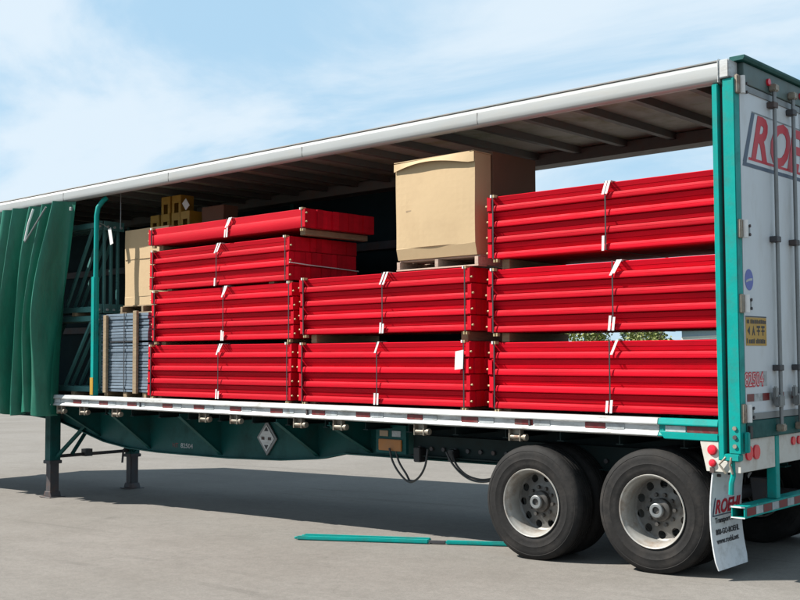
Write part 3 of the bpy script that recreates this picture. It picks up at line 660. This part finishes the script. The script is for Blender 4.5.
for y, z, r in ((.15, -.245, .058), (.285, -.245, .058)): rlamp(y, z, r, lp2)
for y in (1.02, 1.14, 1.26): rlamp(y, -.20, .036, lp3)
rlamp(1.62, -.25, .05, lp3, 'lens_amber')
for y in (2.31, 2.45): rlamp(y, -.245, .058, lp4)
mb = MB(); mb.box(-.03, .03, .10, .16, -.13, -.03); part('dock_bumper', mb, 'black', TR, .006)
# underride guard
zb1, zb2 = -.655, -.745
mb = MB(); y0, y1 = .04, W - .04
for (xa, xb, za_, zc) in ((-.11, 0, zb1 - .008, zb1), (-.11, 0, zb2, zb2 + .008), (-.008, 0, zb2 + .008, zb1 - .008), (-.11, -.102, zb2 + .008, zb1 - .008)): mb.box(xa, xb, y0, y1, za_, zc)
ub = part('underride_bar', mb, 'teal', TR)
mb = MB(); mb.box(-.1125, .0015, .036, .0395, zb1 - .010, zb1 + .001); part('bar_end_edge', mb, 'white', ub)
mb = MB(); mb.box(-.1125, .0015, .036, .0395, zb2 - .001, zb2 + .008); part('bar_end_edge', mb, 'white', ub)
yq = .08; kk = 0
while yq < W - .2:
    wq = .16 if kk % 2 == 0 else .13
    mb = MB(); mb.box(.0008, .0025, yq, yq + wq, zb2 + .014, zb1 - .014); part('reflective_tape', mb, 'red_tape' if kk % 2 == 0 else 'white_tape', ub); yq += wq + .008; kk += 1
for yq in (.665, 1.865):
    mb = MB(); mb.box(-.09, -.008, yq, yq + .075, zb1 + .001, -.136); part('guard_strut', mb, 'teal', TR, .005)
# mud flaps, hung from a bar and swept back at the foot
def flap(ya, yb, far=False):
    us = [0, .03, .5, .97, 1]; hs = [i / 12 for i in range(13)]
    def ff(u, h):
        x = -.235 - .045 * math.sin(h * math.pi * .85) + .035 * h * h
        inset = 0
        if h > .94: inset = (h - .94) / .06 * .035
        y = ya + (yb - ya) * (inset + u * (1 - 2 * inset)) + .02 * h
        return x, y, -.385 - .79 * h
    mb = MB(); vv = []; nu = len(us)
    for t_ in (0, -.010):
        for h in hs:
            for u in us:
                x, y, z = ff(u, h); vv.append((x + t_, y, z))
    n_ = nu * len(hs); fcs = []
    for j in range(len(hs) - 1):
        for i in range(nu - 1):
            a = j * nu + i; fcs.append((a, a + 1, a + nu + 1, a + nu)); fcs.append((n_ + a + nu, n_ + a + nu + 1, n_ + a + 1, n_ + a))
        for i in (0, nu - 1):
            a = j * nu + i; fcs.append((a, a + nu, n_ + a + nu, n_ + a))
    for i in range(nu - 1):
        for j in (0, len(hs) - 1):
            a = j * nu + i; fcs.append((a, n_ + a, n_ + a + 1, a + 1))
    mb.add(vv, fcs); fo = part('mud_flap', mb, 'flap', TR, smooth=True)
    def sx(z):
        h = (-.385 - z) / .79; return ff(0, h)[0]
    def bend(o_):
        oo = ORG[o_.name]
        for v in o_.data.vertices:
            z = v.co.z + oo[2]; v.co.x += sx(z)
            v.co.y += .02 * (-.385 - z) / .79
    wd = yb - ya
    for s_, sz, zq, mt, xs_, bo in (('ROEHL', .150, -.735, 'ink_red', .99, .004), ('Transport Inc.', .060, -.812, 'ink_black', 1.08, .0008), ('800-GO-ROEHL', .062, -.905, 'ink_black', .96, .001), ('www.roehl.net', .062, -.975, 'ink_black', 1.02, .0006)):
        bend(text('lettering', s_, sz, mt, fo, (.0035, ya + .07, zq), 'rear', xs=xs_ * wd / .55, bold=bo, shear=.25 if sz > .1 else 0))
    for nm, pts, mt in (('logo_frame', [(ya + .03, -.757), (yb - .04, -.757), (yb - .04, -.748), (ya + .03, -.748)], 'ink_navy'), ('logo_frame', [(ya + .03, -.747), (ya + .048, -.747), (ya + .085, -.61), (ya + .067, -.61)], 'ink_navy')):
        mb = MB(); mb.prism(pts, 'X', .001, .003); bend(part(nm, mb, mt, fo))
    for yq in (.15, .5, .85):
        mb = MB(); mb.cyl((-.27, ya + wd * yq, -.43), (-.215, ya + wd * yq, -.43), .012, 8); part('bolt', mb, 'dark_steel', fo)
    mb = MB(); mb.box(-.26, -.225, ya - .01, yb + .01, -.40, -.36); part('flap_hanger', mb, 'dark_steel', TR)
flap(.0, .56); flap(W - .56, W)

# ------------------------------------------------------------------ bundles of red rack beams
BM = {}
def beam_mesh(Lb, h, wide=False, studs=True):
    key = (round(Lb, 3), round(h, 4), wide, studs)
    if key in BM: return BM[key]
    p = h * (.39 if not wide else .60); D = .080; s = .037 if not wide else .016
    prof = [(.008, .001), (.002, .005), (0, .012), (.001, p * .50), (.0045, p * .53), (.0025, p * .57), (.005, p - .008), (.009, p - .001), (.014, p), (s + .018, p - .002), (s + .018, p + .010), (s + .013, p + .011), (s + .011, p + .018), (s + .004, p + (h - p) * .42), (s + .009, p + (h - p) * .45), (s + .002, p + (h - p) * .48), (s - .010, h - .008), (s - .002, h - .002), (D, h - .002), (D, .001)]
    if wide: prof = [(.003, .002), (0, .006), (0, p - .004), (.003, p), (s, p + .001), (s, h - .006), (s + .004, h - .002), (D, h - .002), (D, .002)]
    mb = MB(); mb.prism(prof, 'X', .012, Lb - .012)
    for x0, x1, f0, f1 in ((0, .006, 0, .045), (Lb - .006, Lb, Lb - .045, Lb)):
        mb.box(x0, x1, -.012, .076, .006, h - .006)
        mb.box(f0 if x0 == 0 else f0, f1 if x0 == 0 else f1, -.0135, -.0095, .010, h - .014)
    mb.mi(1)
    for s_, xe in ((-1, -.0005), (1, Lb + .0005)) if studs else ():
        for zq in ((.36, ) if not wide else (.3, .75)):
            mb.cyl((xe, -.002, h * zq), (xe + s_ * .022, -.002, h * zq), .0095, 6)
    BM[key] = mb.mesh('beam', ['red', 'brass'], smooth=True)
    return BM[key]
def ring(mb, x, wd, y0, y1, z0, z1, t):
    mb.box(x, x + wd, y0 - t, y0, z0 - t, z1 + t); mb.box(x, x + wd, y1, y1 + t, z0 - t, z1 + t); mb.box(x, x + wd, y0, y1, z1, z1 + t); mb.box(x, x + wd, y0, y1, z0 - t, z0)
def bundle(label, x0, x1, z0, h, layers, y0=.07, cols=13, bear=.0, strapx=None, wide=False, seed=0, tag=False, tilt=0):
    rnd = random.Random(seed)
    Lb = x1 - x0; bz = z0 - bear
    r = root('beam_bundle', label, 'beam bundle', (x0, y0, bz), 'strapped bundles of red rack beams')
    me = beam_mesh(Lb, h, wide); me_in = beam_mesh(Lb, h, wide, False)
    for j in range(layers):
        for i in range(cols):
            put('beam', me if i == 0 else me_in, r, (rnd.uniform(-.012, .012), i * .0825 + (rnd.uniform(-.004, .004)), bear + j * h), (0, 0, rnd.uniform(-.0012, .0012)))
    y1 = y0 + cols * .0825; zt_ = z0 + layers * h
    sx_ = strapx if strapx is not None else x0 + Lb * .5
    for xq, wd in ((sx_, .013), (x0 + .055, .014), (x1 - .07, .014)):
        mb = MB(); ring(mb, xq, wd, y0 - .016, y1 + .004, z0 + .001, zt_, .003); part('strap', mb, 'strap', r)
    # white edge protectors under the middle strap, a little askew
    lean = rnd.uniform(.035, .075)
    for zc, up in ((zt_, 1), (z0, -1)):
        for k_ in range(2):
            if rnd.random() < .08: continue
            sk = lean if up > 0 else -lean * .25
            xa = sx_ - .026 + k_ * .036 + rnd.uniform(-.006, .006); ln = rnd.uniform(.085, .125); w_ = .024
            yq = y0 - .0195
            mb = MB(); zA = zc + .006 * up; zB = zc - up * ln
            mb.add([(xa + sk, yq, zA), (xa + sk + w_, yq, zA), (xa + w_, yq - .006, zB), (xa, yq - .006, zB), (xa + sk, yq + .003, zA), (xa + sk + w_, yq + .003, zA), (xa + w_, yq - .003, zB), (xa, yq - .003, zB)],
                   [(0, 1, 2, 3), (7, 6, 5, 4), (0, 4, 5, 1), (1, 5, 6, 2), (2, 6, 7, 3), (3, 7, 4, 0)])
            if up > 0: mb.box(xa + sk, xa + sk + w_, y0 - .018, y0 + .10, zc + .004, zc + .007)
            part('edge_protector', mb, 'white', r)
    # protectors at the end straps
    for xq in (x0 + .05, x1 - .075):
        for k_ in range(2):
            mb = MB(); mb.box(xq - .014 + k_ * .030, xq + .002 + k_ * .030, y0 - .024, y0 + .03, zt_ - .016, zt_ + .010); part('edge_protector', mb, 'brass' if k_ else 'white', r)
    if bear > .03:
        for xq in (x0 + .10, x1 - .18):
            mb = MB(); mb.box(xq, xq + .085, y0 + .07, y1, bz + .001, z0 - .004); part('bearer', mb, 'wood', r, .004)
        for xq in (x0 + .06, x1 - .09):
            for k_ in range(2):
                mb = MB(); mb.box(xq + k_ * .032, xq + k_ * .032 + .016, y0 - .012, y0 + .03, z0 - .035, z0 - .006); part('edge_protector', mb, 'brass', r)
    else:
        for xq in (x0 + .3, x1 - .4):
            mb = MB(); mb.box(xq, xq + .09, y0 + .04, y1, bz + .001, z0 - .001); part('bearer', mb, 'wood', r)
    if tag:
        mb = MB(); q = [(x1 - .155, zt_ - .10), (x1 - .055, zt_ - .085), (x1 - .065, zt_ - .265), (x1 - .165, zt_ - .275)]
        mb.prism(q, 'Y', y0 - .028, y0 - .026); part('shipping_tag', mb, 'white', r)
    return r, zt_
def on(prev_top): return prev_top + .0015
# stack A: nearest the curtain, four bundles
_, t = bundle('bottom bundle of red beams in the four-high stack beside the grey panels', -7.93, -5.24, .040, .160, 4, bear=.039, strapx=-6.52, seed=1)
_, t = bundle('second bundle up of red beams in the tallest, four-high stack', -7.86, -5.21, t + .048, .158, 4, bear=.0465, strapx=-6.43, seed=2)
_, t = bundle('three-layer bundle of red beams just under the thin top bundle', -7.90, -5.27, t + .022, .165, 3, bear=.0205, strapx=-6.56, seed=3)
A3t = t
mb = MB(); mb.tube([(-5.235, .03, A3t - .30), (-5.235, .30, A3t - .315), (-5.235, .75, A3t - .33), (-5.235, 1.13, A3t - .345)], .006, 6); part('cord', mb, 'white', bpy.data.objects['beam_bundle.002'])
_, t = bundle('thin single-layer bundle of red beams topping the tallest stack', -7.92, -5.00, t + .072, .215, 1, bear=.0705, strapx=-6.36, wide=True, seed=4)
# stack B: under the carton
_, t = bundle('bottom bundle of red beams with a white tag, under the carton stack', -5.12, -2.73, .040, .158, 4, bear=.039, strapx=-3.94, seed=5, tag=True)
_, t = bundle('bundle of red beams directly under the palletised tan carton', -5.10, -2.71, t + .098, .153, 4, bear=.0965, strapx=-3.86, seed=6)
Bt = t
# stack C: against the rear doors
_, t = bundle('bottom bundle of red beams in the three-high stack by the rear doors', -2.49, -.07, .040, .1535, 4, bear=.039, strapx=-1.20, seed=7)
_, t = bundle('middle bundle of red beams in the three-high stack by the rear doors', -2.50, -.07, t + .092, .148, 4, bear=.0905, strapx=-1.16, seed=8)
_, t = bundle('top bundle of red beams by the rear doors, against the sky', -2.49, -.07, t + .100, .1475, 4, bear=.0985, strapx=-1.22, seed=9)

# ------------------------------------------------------------------ cartons and pallets
def pallet(label, x0, x1, y0, y1, z0, h=.11, mt='wood_grey'):
    r = root('pallet', label, 'pallet', (x0, y0, z0))
    n_ = max(5, int((y1 - y0) / .17)); pt = (y1 - y0) / n_
    for xs_ in (x0 + .004, (x0 + x1) / 2 - .02, x1 - .049):
        mb = MB(); mb.box(xs_, xs_ + .045, y0 + .004, y1 - .004, z0 + .0165, z0 + h - .0165); part('stringer', mb, mt, r, .003)
    for i in range(n_):
        mb = MB(); mb.box(x0 + .02, x1 - .004, y0 + .035 + i * pt * .96, y0 + .035 + i * pt * .96 + pt * .72, z0 + h - .016, z0 + h); part('top_board', mb, mt, r, .002)
    for i in range(0, n_, 2):
        mb = MB(); mb.box(x0, x1, y0 + i * pt, y0 + i * pt + pt * .72, z0 + .001, z0 + .016); part('bottom_board', mb, mt, r, .002)
    return r
pallet('low wooden pallet under the large tan carton', -3.72, -2.66, .125, 1.14, Bt + .008, .110, 'wood_pale')
PT = Bt + .008 + .110
def carton(label, x0, x1, y0, y1, z0, z1, mt, flapd=0, crush=0.0, bulge=.012, seams=(), group=None):
    r = root('carton', label, 'carton', (x0, y0, z0), group)
    nx, nz_ = 14, 14; mb = MB()
    zs = [z0, z0 + .11, z0 + .115] + [z0 + .115 + (z1 - z0 - .115) * (i + 1) / nz_ for i in range(nz_)]
    xs_ = [x0 + (x1 - x0) * i / nx for i in range(nx + 1)]
    vv = []
    for z in zs:
        for x in xs_:
            u = (x - x0) / (x1 - x0); v = (z - z0) / (z1 - z0)
            y = y0 - bulge * math.sin(math.pi * u) * math.sin(math.pi * min(1, v * 1.05)) + .004 * math.sin(u * 9 + v * 6)
            if z < z0 + .112: y = y0 + crush * (1 - (z - z0) / .112)
            vv.append((x, y, z))
    nX = nx + 1
    ff = [(j * nX + i, j * nX + i + 1, (j + 1) * nX + i + 1, (j + 1) * nX + i) for j in range(len(zs) - 1) for i in range(nx)]
    n0 = len(vv); L_ = [j * nX for j in range(len(zs))]; R_ = [j * nX + nx for j in range(len(zs))]
    vv += [(x0, y1, z0), (x1, y1, z0), (x1, y1, z1), (x0, y1, z1)]
    ff += [tuple(R_ + [n0 + 2, n0 + 1]), tuple(L_[::-1] + [n0, n0 + 3]), (n0, n0 + 1, n0 + 2, n0 + 3)]
    ff += [tuple([(len(zs) - 1) * nX + i for i in range(nX)] + [n0 + 2, n0 + 3]), tuple([i for i in range(nx, -1, -1)] + [n0, n0 + 1])]
    mb.add(vv, ff); part('box', mb, mt, r)
    if flapd:
        us = [i / 16 for i in range(17)]; mb = MB(); vv = []
        for t_ in (0, .006):
            for j in range(5):
                for u in us:
                    x = x0 - .008 + (x1 - x0 + .016) * u
                    arch = flapd * (1.25 - .85 * math.sin(math.pi * min(1, .12 + u * .95)) ** 1.0)
                    k_ = j / 4
                    vv.append((x, y0 - .014 - .035 * k_ * math.sin(math.pi * u) - .008 + t_, z1 + .012 - .02 * (1 - u) - k_ * arch))
        n_ = 85; ff = []
        for j in range(4):
            for i in range(16):
                a = j * 17 + i; ff += [(a, a + 1, a + 18, a + 17), (n_ + a + 17, n_ + a + 18, n_ + a + 1, n_ + a)]
        for i in range(16):
            for j in (0, 4): a = j * 17 + i; ff.append((a, n_ + a, n_ + a + 1, a + 1))
        for j in range(4):
            for i in (0, 16): a = j * 17 + i; ff.append((a, a + 17, n_ + a + 17, n_ + a))
        mb.add(vv, ff); part('lid_flap', mb, mt, r, smooth=True)
        mb = MB(); mb.box(x0 - .008, x1 + .008, y0 - .022, y1, z1 + .002, z1 + .010); part('lid', mb, mt, r)
    for zq in seams:
        mb = MB(); mb.box(x0 + .01, x1 - .01, y0 - bulge - .006, y0 - .004, zq, zq + .003); part('seam', mb, 'card_tape', r)
    return r
carton('large tan cardboard carton with a drooping lid, on the pallet above the beams', -3.70, -2.68, .105, .36, PT + .002, 2.49, 'card', flapd=.085, crush=.028, seams=(), bulge=.014)
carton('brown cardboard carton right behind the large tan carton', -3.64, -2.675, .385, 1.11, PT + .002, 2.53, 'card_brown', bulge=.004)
# small printed mark on the carton front
mb = MB(); mb.box(-3.555, -3.47, .0925, .0945, 1.985, 1.997); part('print_mark', mb, 'card_tape', bpy.data.objects['carton'])
def stack_panels():
    r = root('deck_panel_stack', 'stack of blue-grey steel deck panels strapped with upright timbers', 'panel stack', (-9.05, .13, .0))
    x0, x1, y0, y1 = -9.10, -8.02, .13, 1.30
    for xq in (x0 + .05, x0 + .5, x1 - .15):
        mb = MB(); mb.box(xq, xq + .09, y0 + .01, y1, .001, .075); part('skid', mb, 'wood', r, .004)
    n_ = 25; z = .078; hh = .0405
    pr_ = [(0, 0), (0, .031), (.010, .034), (.022, .034), (.022, .030)]
    pm = MB()
    pm.prism([(y0 - .004, .001), (y0 - .004, .029), (y0 + .002, .033), (y1, .033), (y1, .001)], 'X', x0, x1)
    pm.mi(0)
    base = pm.mesh('deck_panel', ['galv'], .0, off=(-9.05, .13, 0))
    for i in range(n_):
        if i == 16: z += .022
        put('deck_panel', base, r, (random.uniform(-.010, .010), random.uniform(-.008, .008), z), (0, 0, random.uniform(-.004, .004))); z += hh
    for xq, wd in ((x0 + .115, .075), (x0 + .80, .085)):
        mb = MB(); mb.box(xq, xq + wd, y0 - .055, y0 - .017, .06, z + .02 - (.04 if wd < .08 else 0)); part('timber', mb, 'wood', r, .005)
    for xq in (x0 + .55, ):
        mb = MB(); ring(mb, xq, .018, y0 - .020, y1 + .012, .076, z, .003); part('strap', mb, 'strap', r)
    mb = MB(); mb.box(x0 + .14, x1 - .24, y0 - .018, y0 - .013, .078 + 16 * hh + .001, .078 + 16 * hh + .018); part('strap', mb, 'strap', r)
    return z
pz = stack_panels()
pallet('wooden pallet on top of the grey panel stack', -9.02, -8.0, .36, 1.32, pz + .008, .11, 'wood')
carton('tan carton half hidden behind the four-high beam stack', -8.98, -8.00, .41, 1.30, pz + .12, 2.255, 'card', bulge=.006, seams=(1.85,))
# yellow steel brackets piled on that carton
def bracket(i, x, y, z, rz, lab):
    r = root('steel_bracket', lab, 'bracket', (x, y, z), 'yellow steel brackets piled on the carton')
    a = .098; h = .236; d = .22
    mb = MB(); mb.box(-a, a, 0, .008, h * .55, h); mb.box(-a, -a + .05, 0, .008, 0, h * .55); mb.box(a - .05, a, 0, .008, 0, h * .55)
    me = mb.mesh('face_plate', ['yellow'], .002); put('face_plate', me, r, rot=(0, 0, rz))
    mb = MB(); mb.box(-a, -a + .008, .009, d, 0, h); mb.box(a - .008, a, .009, d, 0, h); mb.box(-a + .009, a - .009, .009, d, h - .008, h)
    put('channel', mb.mesh('channel', ['yellow'], .002), r, rot=(0, 0, rz))
labs = ['yellow steel bracket at the left end of the lower row on the carton', 'second yellow steel bracket from the left in the lower row on the carton', 'third yellow steel bracket from the left in the lower row on the carton', 'yellow steel bracket at the right end of the lower row on the carton',
        'left yellow steel bracket of the upper pair on the carton', 'right yellow steel bracket of the upper pair on the carton']
for i, (x, z) in enumerate(((-8.86, 2.257), (-8.63, 2.257), (-8.40, 2.257), (-8.17, 2.257), (-8.62, 2.4945), (-8.39, 2.4945))):
    bracket(i, x, .80 + .01 * (i % 3), z, 0, labs[i])
mb = MB(); mb.prism([(-8.22, 2.60), (-8.14, 2.66), (-8.06, 2.56), (-8.14, 2.50)], 'Y', .79, .796)
r_ = root('paper_tag', 'small white paper tag leaning by the yellow brackets', 'tag', (-8.14, .79, 2.4945)); part('sheet', mb, 'white', r_)
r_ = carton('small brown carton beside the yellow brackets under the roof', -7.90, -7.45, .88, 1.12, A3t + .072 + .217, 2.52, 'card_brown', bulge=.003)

# ------------------------------------------------------------------ green upright frames standing on edge
def frame_meshes(Lf, Hf):
    chord = MB().box(0, Lf, 0, .072, 0, .075).mesh('column', ['upright_green'], .004)
    braces = []
    for i in range(4):
        xb = Lf - .14 - i * 1.3; xa = xb - .68
        mb = MB(); a = Vector((xa, .036, .076)); b = Vector((xb, .036, Hf - .076)); d = (b - a).normalized(); p = Vector((-d.z, 0, d.x)) * .018
        q = [a - p, b - p, b + p, a + p]
        mb.add([(v.x, .018, v.z) for v in q] + [(v.x, .054, v.z) for v in q], [(0, 1, 2, 3), (7, 6, 5, 4), (0, 4, 5, 1), (1, 5, 6, 2), (2, 6, 7, 3), (3, 7, 4, 0)])
        braces.append(mb.mesh('brace', ['upright_green']))
    strut = MB().box(0, .04, .018, .054, .076, Hf - .076).mesh('strut', ['upright_green'], .003)
    plate = MB(); plate.box(0, .008, -.02, .092, -.02, .11); plate = plate.mesh('base_plate', ['upright_green'], .002)
    return chord, braces, strut, plate
BOLT = MB().cyl((0, 0, 0), (.02, 0, 0), .017, 8).mesh('bolt', ['alu'])
for tier, (zf, Hf) in enumerate(((.052, 1.06), (1.165, 1.25))):
    Lf = 4.6; ch, br, st_, bp_ = frame_meshes(Lf, Hf)
    for k_ in range(4):
        x0 = -9.52 - Lf + random.uniform(-.03, .03); y0 = .30 + k_ * .118
        lab = [['nearest green upright frame of the lower tier behind the teal post', 'nearest green upright frame of the upper tier behind the teal post'][tier],
               '%s green upright frame back from the teal post in the %s row' % (['', 'second', 'third', 'fourth'][k_], ['lower', 'upper'][tier])][1 if k_ else 0]
        r_ = root('upright_frame', lab, 'rack frame', (x0, y0, zf), ['lower', 'upper'][tier] + ' row of green upright frames')
        put('column', ch, r_); put('column', ch, r_, (0, 0, Hf - .075))
        for b in br: put('brace', b, r_)
        for xs_ in (0.05, Lf - .09): put('strut', st_, r_, (xs_, 0, 0))
        for zq in (0, Hf - .085):
            q = put('base_plate', bp_, r_, (Lf + .001, 0, zq)); put('bolt', BOLT, q, (.0085, .036, .03))
    for xq in (-13.6, -11.7, -10.1):
        zt_ = zf - .001
        r_ = root('timber_spacer', ['timber spacer under', 'timber spacer between the tiers of'][tier] + ' the green upright frames, ' + {-13.6: 'nearest the nose', -11.7: 'in the middle', -10.1: 'nearest the teal post'}[xq], 'timber', (xq, .28, zt_ - .05), 'timber spacers under the upright frames')
        mb = MB(); mb.box(xq, xq + .09, .28, .90, zt_ - .049, zt_); part('board', mb, 'wood', r_, .003)
mb = MB(); mb.prism([(-9.16, 2.28), (-9.09, 2.30), (-9.03, 2.08), (-9.10, 2.06)], 'Y', .25, .253)
r_ = root('shipping_tag', 'white shipping tag hanging from the green upright frames', 'tag', (-9.10, .25, 2.17)); part('card', mb, 'white', r_)
mb = MB(); mb.tube([(-9.13, .252, 2.285), (-9.30, .27, 2.36), (-9.50, .30, 2.41)], .005, 5); part('wire', mb, 'hardware', r_)
r_ = root('roof_rope', 'thin grey rope hanging from the roof beside the teal post', 'rope', (-8.98, .33, 2.28))
mb = MB(); mb.tube([(-8.98, .33, 2.28), (-8.975, .33, 2.5), (-8.98, .33, 2.80)], .007, 6); part('cord', mb, 'rod', r_)

# ------------------------------------------------------------------ teal posts lying on the ground
def ground_post(label, p0, p1, wd, joint=None):
    a = T @ Vector((p0[0], p0[1], 0)); b = T @ Vector((p1[0], p1[1], 0)); a.z = b.z = 0
    d = (b - a); Ln = d.length; ang = math.atan2(d.y, d.x)
    o_ = bpy.data.objects.new('loose_post', None); COL.objects.link(o_); o_.location = a; o_.rotation_euler = (0, 0, ang)
    o_['label'] = label; o_['category'] = 'post'; o_['group'] = 'teal posts lying on the ground'
    ORG[o_.name] = (0, 0, 0)
    j0, j1 = joint if joint else (Ln + .1, Ln + .1)
    mb = MB(); mb.box(0, min(j0, Ln), -wd / 2, wd / 2, .003, .042); part('bar', mb, 'teal', o_, .010)
    if joint:
        mb = MB(); mb.box(j0 + .001, j1 - .001, -wd / 2 + .008, wd / 2 - .008, .008, .036); part('clamp', mb, 'dark_steel', o_, .006)
        mb = MB(); mb.box(j1, Ln, -wd / 2, wd / 2, .003, .042); part('bar', mb, 'teal', o_, .010)
    mb = MB(); mb.box(-.03, -.001, -wd / 2 + .012, wd / 2 - .012, .010, .034); part('end_tongue', mb, 'teal', o_, .004)
ground_post('long teal post with a dark clamp lying on the ground before the wheels', (-4.78, -.30), (-2.45, .62), .058, (1.45, 1.63))
ground_post('short teal post lying just behind the clamped one on the ground', (-4.82, -.16), (-3.50, .34), .048)

# ------------------------------------------------------------------ far background: trees and a low shed
def tree(label, x, y, h, spread, mt, seed):
    rnd = random.Random(seed)
    r_ = root('broadleaf_tree', label, 'tree', (x, y, .1), 'trees beyond the paved lot', world=True)
    o_ = (x, y, .1)
    mb = MB(); mb.cyl((x, y, .1), (x + rnd.uniform(-.2, .2), y, h * .5), .16, 8, .09)
    tips = []
    for k_ in range(7):
        t_ = rnd.uniform(0, 6.28); e = (x + math.cos(t_) * spread * .6, y + math.sin(t_) * spread * .6, h * rnd.uniform(.55, .9)); tips.append(e)
        mb.cyl((x, y, h * rnd.uniform(.25, .48)), e, .06, 6, .02)
    part('trunk', mb, 'bark', r_)
    mb = MB(); cl = []
    for k_ in range(26):
        t_ = rnd.uniform(0, 6.28); q = rnd.random() ** .5 * spread; zc = h * rnd.uniform(.30, .97); q *= (1.15 - .75 * abs(zc / h - .55) * 1.3)
        cl.append((x + q * math.cos(t_), y + q * math.sin(t_), zc, rnd.uniform(.35, .75)))
    for cx, cy, cz, cr_ in cl:
        for _ in range(85):
            d = Vector((rnd.gauss(0, 1), rnd.gauss(0, 1), rnd.gauss(0, .8))).normalized() * cr_ * rnd.uniform(.5, 1.15)
            c = Vector((cx, cy, cz)) + d; u = Vector((rnd.gauss(0, 1), rnd.gauss(0, 1), rnd.gauss(0, 1))).normalized(); v = u.orthogonal().normalized(); s_ = rnd.uniform(.07, .16)
            mb.add([c - u * s_, c + v * s_ * .6, c + u * s_, c - v * s_ * .6], [(0, 1, 2, 3)])
    part('crown', mb, mt, r_)
spots = [(-43.0, 57, 5.6, 2.0, 'leaf'), (-39.3, 59, 4.9, 1.9, 'leaf_dark'), (-36.2, 55, 5.2, 1.8, 'leaf'), (-33.6, 58, 4.8, 1.7, 'leaf_dark'), (-31.4, 55, 5.0, 1.5, 'leaf'), (-47.0, 57, 5.8, 2.4, 'leaf_dark')]
tl = ['light green tree seen at the left of the gap between the rear beam bundles', 'dark tree second from the left beyond the lot', 'light green tree in the middle of the row beyond the lot', 'dark tree fourth from the left beyond the lot', 'light green tree at the right end of the row, beside the shed', 'dark tree at the far left end of the row beyond the lot']
for i, (x, y, h, s_, mt) in enumerate(spots): tree(tl[i], x, y, h, s_, mt, 40 + i)
sx0, sx1, sy0 = -29.6, -2.0, 56.0
r_ = root('low_shed', 'long pale blue metal shed beyond the lot, seen between the beam bundles', 'shed', ((sx0 + sx1) / 2, sy0, .1), world=True)
def wpart(nm, mb, mt, p, bev=0): return part(nm, mb, mt, p, bev)
wpart('wall', MB().box(sx0, sx1, sy0, sy0 + 14, .1, 4.1), 'shed_wall', r_)
rf_ = wpart('roof', MB().prism([(sy0 - .4, 4.101), (sy0 + 7, 5.0), (sy0 + 14.4, 4.101), (sy0 + 14.4, 4.25), (sy0 + 7, 5.15), (sy0 - .4, 4.25)], 'X', sx0 - .3, sx1 + .3), 'shed_band', r_)
wpart('fascia_band', MB().box(sx0 - .02, sx1 + .02, sy0 - .06, sy0 - .005, 3.50, 3.70), 'shed_band', r_)
for i in range(9):
    xw = sx0 + 1.4 + i * 3.1
    f_ = wpart('window', MB().box(xw - .08, xw + 1.48, sy0 - .05, sy0 - .004, 1.32, 2.68), 'shed_band', r_); wpart('pane', MB().box(xw, xw + 1.4, sy0 - .058, sy0 - .051, 1.4, 2.6), 'glass', f_)
